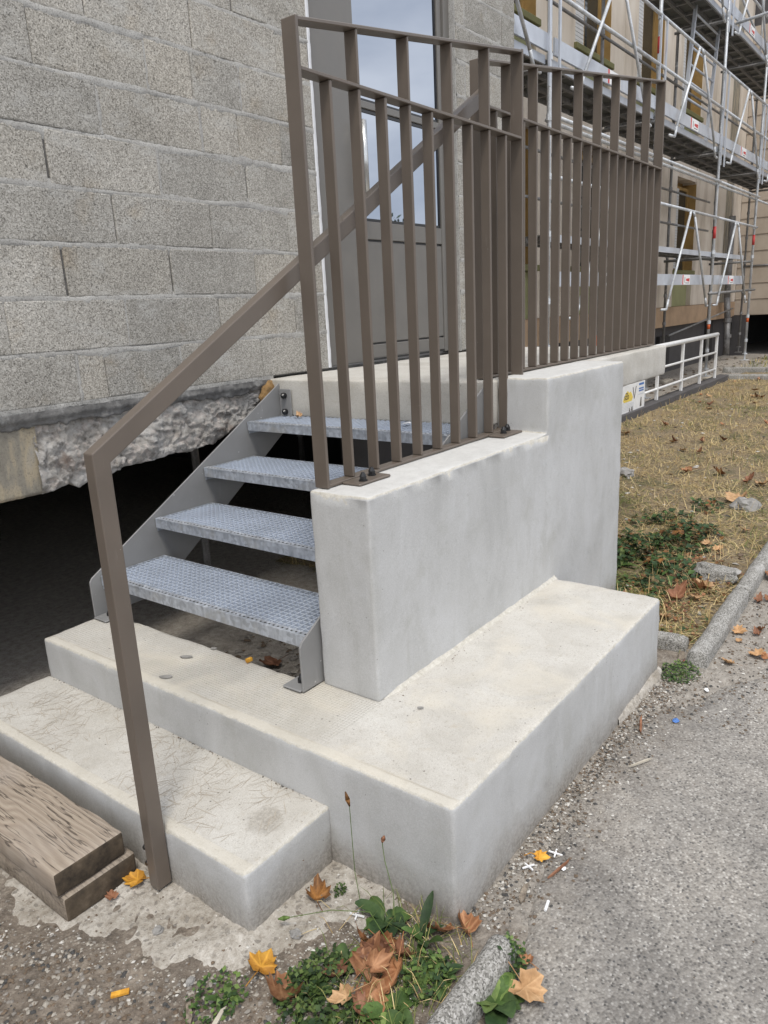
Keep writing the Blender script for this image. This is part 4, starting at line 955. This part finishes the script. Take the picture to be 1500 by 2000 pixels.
for i, (x, y, s, m, c, rz, ti, dz, lab) in enumerate([
    (1.13, 1.01, .15, 0, .45, .3, (.25, -.2), .03, 'broad curled brown leaf on the left of the leaf pile'),
    (1.17, .98, .13, 4, .6, 1.9, (-.3, .25), .05, 'dark wrinkled brown leaf in the middle of the leaf pile'),
    (1.155, .925, .14, 0, .5, 3.3, (.35, .45), .05, 'tall upright leaf with pointed lobes in the leaf pile'),
    (1.225, 1.015, .09, 0, .35, 5.0, (.5, .2), .02, 'small brown leaf on top of the white grit above the pile'),
    (1.09, .955, .12, 0, .5, 4.3, (.1, .4), .02, 'twisted brown leaf drooping toward the bottom of the pile'),
    (1.09, 1.06, .10, 4, .3, 2.8, (.1, .1), .015, 'dull brown leaf half hidden left of the leaf pile'),
    (1.035, .945, .10, 4, .4, 1.2, (.2, -.1), .012, 'shaded brown leaf under the pale tan leaf'),
    (1.185, 1.035, .12, 0, .6, 2.5, (.5, -.3), .03, 'curled brown leaf at the back of the leaf pile'), (1.20, .955, .11, 4, .7, 5.6, (-.2, .5), .03, 'folded brown leaf at the right end of the leaf pile'),
    (1.12, .975, .11, 0, .8, 6.0, (.3, .1), .06, 'crumpled light brown leaf on top of the leaf pile')]):
    leaf('fallen_leaf', lab, x, y, s*.80, LEAF[m], c*1.2, 40+i, rz, (ti[0]*1.6, ti[1]*1.6), dz*.8)
leaf('fallen_leaf', 'tightly curled brown leaf against the front corner of the steps', 1.372, .862, .10, LEAF[0], 1.1, 61, .9, (.4, .2), .01, fold=1.0)
leaf('fallen_leaf', 'brown leaf leaning on the step front behind the kerb end', 1.335, .905, .10, LEAF[0], .4, 63, 2.0, (.7, .2), .02)
leaf('fallen_leaf', 'pinkish brown leaf right of the kerb on the asphalt edge', 1.305, .655, .12, LEAF[1], .35, 66, 4.4, (.1, .15), .008)
leaf('fallen_leaf', 'flat yellow leaf on the grit beside the white plastic crosses', 1.735, .825, .06, LEAF[2], .08, 68, 5.2, dz=.006)
leaf('fallen_leaf', 'small brown leaf above the broad leaf right of the kerb', 1.385, .69, .05, LEAF[0], .5, 70, 1.2, dz=.01)
leaf('fallen_leaf', 'brown leaf on the dark rubble under the metal stair', 2.235, 2.45, .14, LEAF[4], .3, 71, 3.0, dz=.01)
o = leaf('fallen_leaf', 'curled tan leaf on the top stair tread by the bolted plate', 2.80, 2.70, .06, LEAF[1], .6, 72, 1.0, stem=False); o.location.z = 1.096
leaf('fallen_leaf', 'pale straw coloured leaf on the lawn behind the first kerb stone', 4.12, .985, .15, LEAF[1], .2, 75, .6, dz=.012)
leaf('fallen_leaf', 'tan leaf at the far corner of the lowest concrete step', 3.62, 1.03, .12, LEAF[1], .3, 77, 2.2, (.2, .1), .012)
leaf('fallen_leaf', 'long curled tan leaf leaning over a grey stone on the lawn', 6.2, 1.26, .24, LEAF[1], .4, 79, 2.8, (.1, .25), .02)
leaf('fallen_leaf', 'rusty leaf beside the second kerb stone at the right edge', 4.55, .70, .14, LEAF[0], .3, 81, 1.0, dz=.008)
lv = [leaf_mesh(.14, c, 100+i) for i, c in enumerate((.2, .5, .8, .35))]
lms = []
for i, b in enumerate(lv):
    me = bpy.data.meshes.new('fallen_leaf'); b.to_mesh(me); b.free(); me.materials.append(LEAF[(1, 0, 4, 1)[i]]); lms.append(me)
for i in range(95):
    x = 3.6+12*rnd.random()**1.5; y = rnd.uniform(.95, 3.4)
    o = obj('fallen_leaf', rnd.choice(lms), None, (x, y, zat(x, y)+.012), (rnd.uniform(-.3, .3), rnd.uniform(-.3, .3), rnd.uniform(0, 6.3)))
    o.scale = (s_ := rnd.uniform(.5, 1.1), s_, s_); tag(o, 'dry brown plane leaf scattered on the dry lawn', 'leaf', 'leaves scattered over the lawn')
for i in range(16):
    x = rnd.uniform(3.2, 4.6); y = rnd.uniform(.52, .72)
    o = obj('fallen_leaf', rnd.choice(lms), None, (x, y, zat(x, y)+.006), (rnd.uniform(-.3, .3), rnd.uniform(-.3, .3), rnd.uniform(0, 6.3)))
    o.scale = (s_ := rnd.uniform(.3, .7), s_, s_); tag(o, 'small brown leaf scrap on the gravel outside the lawn kerb', 'leaf', 'leaf scraps outside the lawn kerb')

# weeds
def blade_leaf(mb, base, az, L, w, lift, droop, nseg=6, mi=0):
    d = Vector((math.cos(az), math.sin(az), 0)); s = Vector((-d.y, d.x, 0)); vs = []
    for i in range(nseg+1):
        u = i/nseg; wd = w*math.sin(math.pi*min(1, (u*.92+.06)))**.7*(1 if u > .25 else .25+3*u)
        r = L*u; z = lift*L*u - droop*L*u*u
        c = Vector(base)+d*r+Vector((0, 0, z))
        wave = .12*w*math.sin(u*9)
        vs += [c-s*wd+Vector((0, 0, wd*.35+wave)), c, c+s*wd+Vector((0, 0, wd*.35-wave))]
    mb.add(vs, [(3*i+j, 3*i+3+j, 3*i+4+j, 3*i+1+j) for i in range(nseg) for j in range(2)], mi)
def plantain(label, x, y, n, L, w, seed, mats, lift=(.3, .9), group='broad leaved weeds by the steps'):
    rr = random.Random(seed); t = thing('broadleaf_weed', label, 'weed', (x, y, zat(x, y)), group)
    for i in range(n):
        mb = MB(); blade_leaf(mb, (x+rr.uniform(-.01, .01), y+rr.uniform(-.01, .01), zat(x, y)), i*2.4+rr.uniform(-.3, .3), L*rr.uniform(.6, 1.1), w*rr.uniform(.7, 1.15), rr.uniform(*lift), rr.uniform(.4, .8))
        mb.build('leaf', rr.choice(mats), t, smooth=True)
    return t
def clump(label, x, y, r, h, n, seed, mats, ls=.012, group='low small leaved weed clumps', name='weed_clump'):
    rr = random.Random(seed); mb = MB()
    for i in range(n):
        a = rr.uniform(0, 6.28); q = r*math.sqrt(rr.random()); px, py = x+q*math.cos(a), y+q*math.sin(a)*.8
        z = zat(px, py)+rr.random()**1.4*h*(1-(q/r)**2*.7)
        mi = rr.randint(0, len(mats)-1); s = ls*rr.uniform(.6, 1.3); b = rr.uniform(0, 6.28); up = rr.uniform(-.3, .8)
        d = Vector((math.cos(b), math.sin(b), up)).normalized(); sd_ = Vector((-math.sin(b), math.cos(b), rr.uniform(-.3, .3)))
        p = Vector((px, py, z)); mb.add([p, p+d*s*.55+sd_*s*.42, p+d*s*1.1, p+d*s*.55-sd_*s*.42], [(0, 1, 2, 3)], mi)
        if i % 5 == 0: mb.tube((px, py, zat(px, py)-.004), p, .0009, 3, mi)
    o = mb.build(name, mats, None); tag(o, label, 'weed', group); return o
plantain('large dark broad leaves against the front of the steps', 1.285, 1.065, 8, .095, .028, 4, [GREEN[1], GREEN[1], GREEN[0]], (.5, 1.1))
plantain('narrow strap leaves at the foot of the step corner', 1.285, .945, 8, .085, .013, 5, [GREEN[0], GREEN[1]], (.7, 1.4))
plantain('glossy rosette of rounded leaves right of the kerb end', 1.235, .695, 15, .085, .024, 6, [GREEN[0], GREEN[1], GREEN[0], GREEN[2]], (.4, 1.3))
plantain('rounded green leaves left of the kerb at the bottom edge', 1.03, .875, 8, .085, .03, 7, [GREEN[0], GREEN[0], GREEN[2]], (.3, .8))
plantain('light green leaves in front of the leaf pile', 1.075, .90, 6, .09, .026, 8, [GREEN[2], GREEN[0]], (.3, .8))
for i, (x, y, n_, L_, w_, lab) in enumerate([(1.005, 1.075, 7, .055, .014, 'small toothed rosette beside the folded brown leaf'), (.955, .985, 8, .06, .016, 'low rosette at the bottom edge under the weeds'), (1.22, .845, 7, .06, .015, 'small rosette close to the inner side of the kerb'),
        (.88, 1.245, 6, .045, .011, 'tiny rosette on the dirt left of the golden leaf'), (1.13, 1.075, 7, .06, .014, 'rosette partly hidden behind the leaf pile')]):
    plantain(lab, x, y, n_, L_, w_, 500+i, [GREEN[0], GREEN[2], GREEN[1]], (.3, 1.0))
for i, a in enumerate([
    ('loose weed clump left of the golden leaf on the dirt', .865, 1.27, .085, .03, 170, .013), ('weed clump between golden leaf and folded leaf', .99, 1.105, .07, .06, 240, .014),
    ('dense green clump left of the leaf pile', 1.06, 1.09, .08, .06, 260, .014), ('straggly weeds at the bottom edge near the folded leaf', .92, 1.03, .09, .05, 240, .014),
    ('grassy weeds right of the leaf pile by the kerb', 1.2, .87, .075, .06, 260, .015), ('small upright weed on the outer side of the kerb end', 1.355, .725, .055, .08, 170, .013),
    ('weeds under the pale tan leaf at the bottom', .97, .95, .09, .05, 240, .015), ('mossy weeds at the far end of the lowest step', 3.12, .82, .10, .05, 420, .012), ('tiny weed in the inner corner of the steps', 1.30, 1.235, .02, .05, 40, .010)]):
    clump(a[0], a[1], a[2], a[3], a[4], a[5], 200+i, [GREEN[0], GREEN[1], GREEN[2]], a[6])
plantain('long green leaves beside the pier at the lawn edge', 4.25, 1.5, 11, .11, .016, 31, [GREEN[0], GREEN[2]], (.6, 1.4), 'broad leaved weeds on the lawn')
plantain('green leaves behind the lowest step on the lawn', 3.62, 1.2, 9, .10, .018, 32, [GREEN[0], GREEN[1]], (.4, 1.2), 'broad leaved weeds on the lawn')
def cover(name, spots, mats, seed, ls):
    rr = random.Random(seed); mb = MB()
    for (cx, cy, r, h, n) in spots:
        for i in range(n):
            a = rr.uniform(0, 6.28); q = r*rr.random()**.7; px, py = cx+q*math.cos(a)*1.3, cy+q*math.sin(a)*.8
            if px < 3.3 or (py < 1.64 and px < 3.89) and py > 1.38 or fbm(px, py, 4, seed) < -.12 or py > 3.4 or py < .86: continue
            z = zat(px, py)+rr.random()**1.5*h*max(.15, 1-(q/r)**2); s_ = ls*rr.uniform(.4, 1.5); b = rr.uniform(0, 6.28)
            d = Vector((math.cos(b), math.sin(b), rr.uniform(-.5, .7))).normalized(); sd_ = Vector((-math.sin(b), math.cos(b), rr.uniform(-.5, .5))); p = Vector((px, py, z))
            mb.add([p, p+d*s_*.5+sd_*s_*.40, p+d*s_*1.1+Vector((0, 0, -.2*s_)), p+d*s_*.5-sd_*s_*.40], [(0, 1, 2, 3)], rr.randint(0, len(mats)-1))
            if i % 9 == 0: mb.tube((px, py, zat(px, py)), p, .0016, 3, rr.randint(0, len(mats)-1))
    o = mb.build(name, mats, None); o['kind'] = 'stuff'
cover('ground_cover', [(4.5, 1.5, .35, .16, 1000), (5.0, 1.32, .3, .12, 600), (4.3, 1.75, .35, .14, 700), (5.3, 1.6, .3, .08, 350), (4.2, 1.25, .28, .10, 500), (5.9, 1.45, .2, .06, 160)], [GREEN[1], GREEN[0], GREEN[1], GREEN[1], LEAF[3]], 300, .036)
cover('leaf_litter', [(3.8, 1.12, .42, .035, 1300), (4.3, 1.05, .3, .03, 500), (4.6, 1.15, .3, .03, 300)], [LEAF[4], LEAF[3], LEAF[3], LEAF[0], GREEN[1], LEAF[4]], 301, .020)
# seeding grass stalks in front of the step
def stalk(label, pts, head, mat):
    t = thing('grass_stalk', label, 'grass stalk', pts[0], 'seeding grass stalks before the steps')
    MB().path(pts, .0011, 5).build('stem', GREEN[2], t)
    a, b = Vector(pts[-1]), Vector(pts[-1])+Vector(head); m = (a+b)/2
    MB().tube(a, m, .0025, 7, r1=.007).tube(m, b, .007, 7, r1=.002).build('seed_head', mat, t, smooth=True)
stalk('taller seeding grass stalk standing before the step front', [(1.262, 1.12, 0), (1.30, 1.175, .10), (1.325, 1.2, .22), (1.33, 1.205, .285)], (-.004, .008, .045), LEAF[3])
stalk('shorter kinked grass stalk nearer the step corner', [(1.275, 1.02, 0), (1.31, 1.05, .09), (1.33, 1.09, .16), (1.33, 1.095, .215)], (.003, -.006, .022), LEAF[4])
stalk('green grass stalk arching left across the apron', [(1.2, .96, .02), (1.22, 1.06, .09), (1.18, 1.16, .075), (1.12, 1.26, .045)], (-.015, .03, -.01), GREEN[2])
# tile crosses
for (x, y, rz, lab) in ((1.252, 1.135, .4, 'white plastic tile cross on the apron left of the green leaves'), (1.685, .835, 1.1, 'white plastic tile cross by the wall foot, nearer the camera'), (1.785, .795, .25, 'white plastic tile cross right of the flat yellow leaf')):
    o = MB().box(-.021, .021, -.0022, .0022, 0, .004).box(-.0022, .0022, -.021, -.0023, 0, .0038).box(-.0022, .0022, .0023, .021, 0, .0038).build('tile_cross', MT['whiteplastic'], None, loc=(x, y, zat(x, y)+.006))
    o.rotation_euler = (.1, .15, rz); tag(o, lab, 'tile spacer', 'white plastic tile crosses')
def rock(name, label, cat, x, y, s, seed, mat, group=None, dz=.0):
    bm = bmesh.new(); bmesh.ops.create_icosphere(bm, subdivisions=3, radius=1)
    for v in bm.verts:
        n = v.co.normalized(); v.co = n*(1+.4*noise.noise(n*1.6+Vector((seed, 0, 0)))+.16*noise.noise(n*4.5+Vector((0, seed, 0)))); v.co = Vector((v.co.x*s[0], v.co.y*s[1], v.co.z*s[2]))
    o = obj(name, bm, None, (x, y, zat(x, y)+s[2]*.4+dz), (0, 0, seed), mats=mat); tag(o, label, cat, group); return o
rock('concrete_lump', 'broken concrete lump lying on the lawn against the kerb joint', 'rubble', 4.36, .98, (.10, .13, .055), 3, MT['kerb'])
rock('grey_stone', 'angular grey stone under a tan leaf on the lawn', 'stone', 5.98, 1.16, (.10, .08, .06), 5, MT['stone'])
rock('grey_stone', 'round grey stone near the left side of the lawn', 'stone', 6.7, 2.35, (.09, .08, .05), 7, MT['stone'])
for i, (x, y, s, lab) in enumerate(((1.115, 1.235, .018, 'small bluish pebble by the front corner of the lower step'), (.91, 1.56, .016, 'small grey pebble on the apron below the planks'), (.86, 1.36, .014, 'dark pebble at the edge of the apron near the weeds'))):
    rock('pebble', lab, 'pebble', x, y, (s, s*.8, s*.6), 11+i, MT['stone'])
o = MB().box(-.022, .022, -.007, .007, 0, .006).build('wood_chip', LEAF[2], None, loc=(.735, 1.475, zat(.735, 1.475)+.004)); o.rotation_euler = (0, .1, 2.4); tag(o, 'small orange chip lying alone on the dirt', 'chip')
o = MB().tube((-.018, 0, 0), (.018, 0, 0), .0042, 8).build('cigarette_butt', MT['whiteplastic'], None, loc=(1.575, .725, zat(1.575, .725)+.006)); o.rotation_euler = (0, 0, .2); tag(o, 'white cigarette filter on the grit near the kerb end', 'litter')
def splinter(label, x, y, L, w, rz, mat=None, name='wood_splinter'):
    o = MB().prism([(-L/2, -w*.2), (-L*.2, -w/2), (L/2, -w*.15), (L*.3, w/2), (-L*.35, w*.4)], 2, 0, .007).build(name, mat or MT['wood'], None, loc=(x, y, zat(x, y)+.006)); o.rotation_euler = (.05, .04, rz); tag(o, label, 'wood scrap', 'splinters of wood on the ground')
splinter('grey wood splinter on the grit beside the step flank', 1.585, .80, .085, .018, .2)
splinter('thin pale stick on the asphalt edge', 2.36, .735, .10, .007, 2.6, MT['ivory'])
splinter('curved bark strip on the dirt at the bottom', .80, 1.29, .08, .016, .9); splinter('grey bark strip beside the weeds on the dirt', .83, 1.22, .07, .012, .3, MT['ivory'])
splinter('broken lath between the two kerb stones', 3.30, .86, .17, .03, .2); splinter('thin brown stick by the wall foot at the far corner', 2.62, .82, .14, .01, .3, LEAF[4]); splinter('brown twig on the asphalt by the crosses', 1.72, .755, .10, .006, 2.9, LEAF[4])
def scrap(label, x, y, s, mat, seed):
    rr = random.Random(seed); vs = []; n = 7
    for i in range(n): 
        a = 6.28*i/n; q = s*rr.uniform(.5, 1); vs.append((q*math.cos(a), q*math.sin(a)*.6, rr.uniform(0, s*.35)))
    o = MB().add([(0, 0, s*.3)]+vs, [(0, 1+i, 1+(i+1) % n) for i in range(n)]).build('plastic_scrap', mat, None, loc=(x, y, zat(x, y)+.004)); tag(o, label, 'litter', 'scraps of litter')
scrap('crumpled blue and white wrapper scrap on the asphalt', 2.71, .715, .026, MT['blue'], 1); scrap('bright blue scrap beside the kerb stone end', 3.27, .785, .012, MT['blue'], 2); scrap('small red scrap between step and kerb', 3.25, .845, .018, MT['red'], 3)
scrap('crumpled white paper scrap right of the crosses', 1.735, .745, .014, MT['whiteplastic'], 4); scrap('torn white scrap near the asphalt edge', 3.02, .68, .018, MT['whiteplastic'], 5); scrap('white paper scrap lying on the top stair tread', 2.78, 2.0, .035, MT['whiteplastic'], 6)
bpy.data.objects[[o.name for o in C.objects if o.get('label', '').startswith('white paper scrap lying on the top')][0]].location.z = 1.097
# flakes stuck on the steps
for (x, y, z, s, lab) in ((1.585, 2.22, .371, .028, 'thin grey flake on the upper step under the stair'), (1.69, 2.185, .371, .015, 'tiny grey flake near the stair on the upper step'), (1.44, 2.15, .371, .03, 'long grey flake at the front edge of the upper step'), (1.75, 1.25, .371, .012, 'dark pebble flake on the step beside the wall foot')):
    rr = random.Random(int(x*99)); n = 7
    vs = [(s*rr.uniform(.7, 1.1)*math.cos(6.28*i/n), s*.45*rr.uniform(.7, 1.1)*math.sin(6.28*i/n)) for i in range(n)]
    o = MB().prism(vs, 2, 0, .003).build('mortar_flake', MT['stone'], None, loc=(x, y, z)); o.rotation_euler = (0, 0, 2.1); tag(o, lab, 'flake', 'grey flakes on the steps')
o = MB().prism([(-.012, -.004), (.014, -.006), (.016, .006), (-.008, .010)], 2, 0, .012).build('wood_chip', LEAF[2], None, loc=(1.685, 1.98, .371)); tag(o, 'tan wood chip on the upper step near the stair foot', 'chip')

# gravel, grit and rubble: nobody could count it
def pebbles(name, n, fn, smin, smax, mats, seed, flat_=.6):
    rr = random.Random(seed); V = []; Fc = []; MI = []
    base = [(0, 0, 1), (.9, 0, .1), (-.3, .85, .15), (-.3, -.85, .0), (.2, .3, -.6), (.35, .8, .3), (-.8, .1, .45)]
    faces = [(0, 1, 5), (0, 5, 2), (0, 2, 6), (0, 6, 3), (0, 3, 1), (1, 4, 5), (5, 4, 2), (2, 4, 6), (6, 4, 3), (3, 4, 1)]
    for i in range(n):
        p = fn(rr)
        if p is None: continue
        x, y = p; s = smin+(smax-smin)*rr.random()**3; a = rr.uniform(0, 6.28); ca, sa = math.cos(a), math.sin(a); b = len(V); z0 = zat(x, y)+s*.15
        e = rr.uniform(.6, 1.0)
        for (u, v, w) in base:
            u *= s*rr.uniform(.75, 1.2); v *= s*e*rr.uniform(.75, 1.2); w *= s*flat_*rr.uniform(.7, 1.2)
            V.append((x+u*ca-v*sa, y+u*sa+v*ca, z0+w))
        Fc += [tuple(b+q for q in f) for f in faces]; MI += [rr.randint(0, len(mats)-1)]*len(faces)
    return MB().add(V, Fc) and _pb(name, V, Fc, MI, mats)
def _pb(name, V, Fc, MI, mats):
    me = bpy.data.meshes.new(name); me.from_pydata(V, [], Fc); me.polygons.foreach_set('material_index', MI)
    for m in mats: me.materials.append(m)
    return obj(name, me, kind='stuff')
PB = [M_plain('pebble_grey', (.22, .20, .175), .9, .3, 40), M_plain('pebble_brown', (.13, .095, .065), .9, .3, 40), M_plain('pebble_pale', (.33, .30, .255), .9, .2, 40), M_plain('pebble_dark', (.06, .058, .055), .9, .3, 40), M_plain('pebble_white', (.50, .48, .44), .85, .25, 40)]
def f_dirt(r):
    x, y = r.uniform(.45, 1.0), r.uniform(.95, 2.3)
    return (x, y) if apron_mask(x, y) < .3 else None
pebbles('gravel', 6500, f_dirt, .0015, .011, [PB[0], PB[1], PB[1], PB[3], PB[2]], 1)
def f_apron(r):
    x, y = r.uniform(.7, 1.38), r.uniform(1.0, 2.2)
    return (x, y) if apron_mask(x, y) > .3 and not (x > 1.04 and y > 1.33) else None
pebbles('apron_grit', 1500, f_apron, .0015, .007, [PB[2], PB[4], PB[0], PB[1]], 2)
def f_crumb(r):
    x, y = r.uniform(.6, 1.35), r.uniform(1.0, 2.2); m = apron_mask(x, y)
    return (x, y) if .0 < m < .75 and not (x > 1.04 and y > 1.33) else None
pebbles('apron_crumbs', 5200, f_crumb, .0015, .009, [PB[2], PB[4], PB[2], PB[0]], 12)
def f_strip(r):
    x = r.uniform(1.42, 3.15); y = .895-abs(r.gauss(0, .075)); return (x, y) if y < .893 else None
pebbles('wall_foot_grit', 6500, f_strip, .0015, .009, [PB[0], PB[1], PB[2], PB[4], PB[3], PB[1], PB[0]], 3)
def f_gap(r):
    x = r.uniform(2.75, 4.3); y = r.uniform(.46, .88)
    return (x, y) if not (x > 3.2 and .73 < y) else None
pebbles('kerb_foot_grit', 2800, f_gap, .002, .010, [PB[0], PB[4], PB[2], PB[1], PB[1], PB[1], PB[3]], 4)
def f_weed(r):
    x, y = r.gauss(1.12, .13), r.gauss(1.0, .10); return (x, y) if x < 1.38 and y > .79 and x > .8 else None
pebbles('white_grit', 2200, f_weed, .0015, .0055, [PB[4], PB[4], PB[2]], 5)
def f_asph(r):
    x, y = r.uniform(1.0, 4.5), r.uniform(-.3, .7); return (x, y) if asph_mask(x, y) > .8 else None
pebbles('loose_grit', 700, f_asph, .0008, .0035, [PB[0], PB[0], PB[2], PB[1]], 6)
def f_under(r):
    x, y = r.uniform(1.72, 3.0), r.uniform(1.66, 2.9); return (x, y) if fbm(x, y, 2.5, 3) + (1 if x < 2.5 else 0) - (y-1.9)*.9 > .2 else None
pebbles('rubble_chips', 1900, f_under, .006, .03, [PB[2], PB[0], PB[1], PB[2]], 7, .35)
pebbles('slate_chips', 620, f_under, .012, .034, [PB[0], PB[2], PB[0], PB[1]], 27, .25)
_zat = zat
def zat(x, y): return .1955 if 1.05 < x < 1.383 else .3655 if 1.383 <= x < 3.06 else _zat(x, y)
pebbles('joint_grit', 420, lambda r: (1.381-abs(r.gauss(0, .007)), r.uniform(1.36, 2.86)), .0012, .0055, [PB[1], PB[0], PB[3], PB[2]], 28)
pebbles('wall_joint_grit', 260, lambda r: (r.uniform(1.75, 2.95), 1.366-abs(r.gauss(0, .014))), .001, .0045, [PB[1], PB[0], PB[2]], 29)
pebbles('step_crumbs', 150, lambda r: (r.uniform(1.08, 2.9), r.uniform(.93, 1.33)) if r.random() < .5 else (r.uniform(1.41, 1.69), r.uniform(1.4, 2.8)), .0008, .004, [PB[1], PB[0], PB[3]], 30)
zat = _zat
def f_back(r):
    return (r.uniform(6, 21), r.uniform(3.65, 4.9))
pebbles('debris', 900, f_back, .01, .06, [PB[0], PB[3], PB[1], PB[1], PB[2]], 8, .4)
def f_lawn(r):
    return (3.4+9*r.random()**1.5, r.uniform(.9, 3.4))
pebbles('lawn_litter', 1500, f_lawn, .006, .035, [PB[1], PB[1], PB[3], PB[2], PB[1], PB[4]], 9, .3)
# dry grass
GM = [M_island('dry_grass', [(0, (.26, .175, .08)), (.3, (.50, .37, .17)), (.7, (.68, .54, .28)), (1, (.38, .265, .12))]),
      M_island('green_grass', [(0, (.07, .10, .025)), (.5, (.14, .17, .045)), (1, (.27, .26, .09))])]
rr = random.Random(55); V = []; Fc = []; MI = []
def blade(x, y, L, w, mi, flatness):
    z = zat(x, y)-.002; a = rr.uniform(0, 6.28); b = rr.uniform(0, 6.28)
    lx_, ly_ = math.cos(a), math.sin(a); sx, sy_ = -ly_, lx_
    el = rr.uniform(.02, .28) if rr.random() < flatness else rr.uniform(.6, 1.3)
    k = len(V); h1 = math.sin(el)*L; r1 = math.cos(el)*L
    V.extend([(x-sx*w, y-sy_*w, z), (x+sx*w, y+sy_*w, z), (x+lx_*r1*.55+sx*w*.7, y+ly_*r1*.55+sy_*w*.7, z+h1*.65), (x+lx_*r1*.55-sx*w*.7, y+ly_*r1*.55-sy_*w*.7, z+h1*.65), (x+lx_*r1, y+ly_*r1, z+h1*rr.uniform(.6, .95))])
    Fc.extend([(k, k+1, k+2, k+3), (k+3, k+2, k+4)]); MI.extend([mi, mi])
for i in range(70000):
    x = 3.35+13*rr.random()**2.0; y = rr.uniform(.84, 3.46)
    d = fbm(x, y, 1.6, 5)
    if lawn_mask(x, y) < .5 or rr.random() > .60+d*1.7 + (.15 if x > 5 else 0): continue
    g = fbm(x, y, 1.1, 12) + .12*math.exp(-(x-4.5)**2)
    blade(x, y, rr.uniform(.05, .16), rr.uniform(.0010, .0020)*(1+x*.06), 1 if rr.random() < .20+g*1.3 else 0, .9)
for i in range(2200):
    x = 17.2+rr.random()*4; y = rr.uniform(.5, 3.9); blade(x, y, rr.uniform(.05, .16), .006, 1 if rr.random() < .6 else 0, .4)
for i in range(500):
    x = rr.gauss(1.18, .12); y = rr.gauss(.92, .09)
    if x > 1.375 or y < .79: continue
    blade(x, y, rr.uniform(.03, .11), .0013, 1 if rr.random() < .7 else 0, .35)
_pb('dry_grass', V, Fc, MI, GM)

# ------------------------------------------------------------------ TREES behind the camera, seen mirrored in the door glass
def tree(label, x, y, h, r, seed):
    rr = random.Random(seed); t = thing('tree', label, 'tree', (x, y, 0), 'trees across the street')
    tm = MB().tube((x, y, 0), (x, y, h*.45), .22, 10, r1=.15)
    for q in range(6):
        a = q*1.05; tm.tube((x, y, h*.4), (x+math.cos(a)*r*.6, y+math.sin(a)*r*.6, h*.75), .09, 6, r1=.03)
    tm.build('trunk', M_plain('bark', (.10, .075, .05), .9, .3, 6), t, smooth=True)
    mb = MB(); cl = [(Vector((rr.gauss(0, .45)*r, rr.gauss(0, .45)*r, h*.68+rr.gauss(0, .16)*h)), rr.uniform(.25, .5)*r) for _ in range(26)]
    for i in range(3200):
        c, q = rr.choice(cl); d = Vector((rr.gauss(0, 1), rr.gauss(0, 1), rr.gauss(0, 1))).normalized()*q*rr.random()**.4
        p = c+d+Vector((x, y, 0)); u = Vector((rr.gauss(0, 1), rr.gauss(0, 1), rr.gauss(0, 1))).normalized(); w = u.orthogonal().normalized(); s = rr.uniform(.12, .26)
        mb.add([p, p+u*s+w*s*.5, p+u*s*2, p+u*s-w*s*.5], [(0, 1, 2, 3)])
    mb.build('crown', GREEN[rr.randint(0, 1)], t)
tree('leafy green tree mirrored low in the door glass, left', 33, -18.5, 5.6, 2.2, 1); tree('leafy green tree mirrored low in the door glass, middle', 41, -22.5, 6.0, 2.6, 2); tree('leafy green tree mirrored low in the door glass, right', 47, -28, 6.4, 2.8, 3)
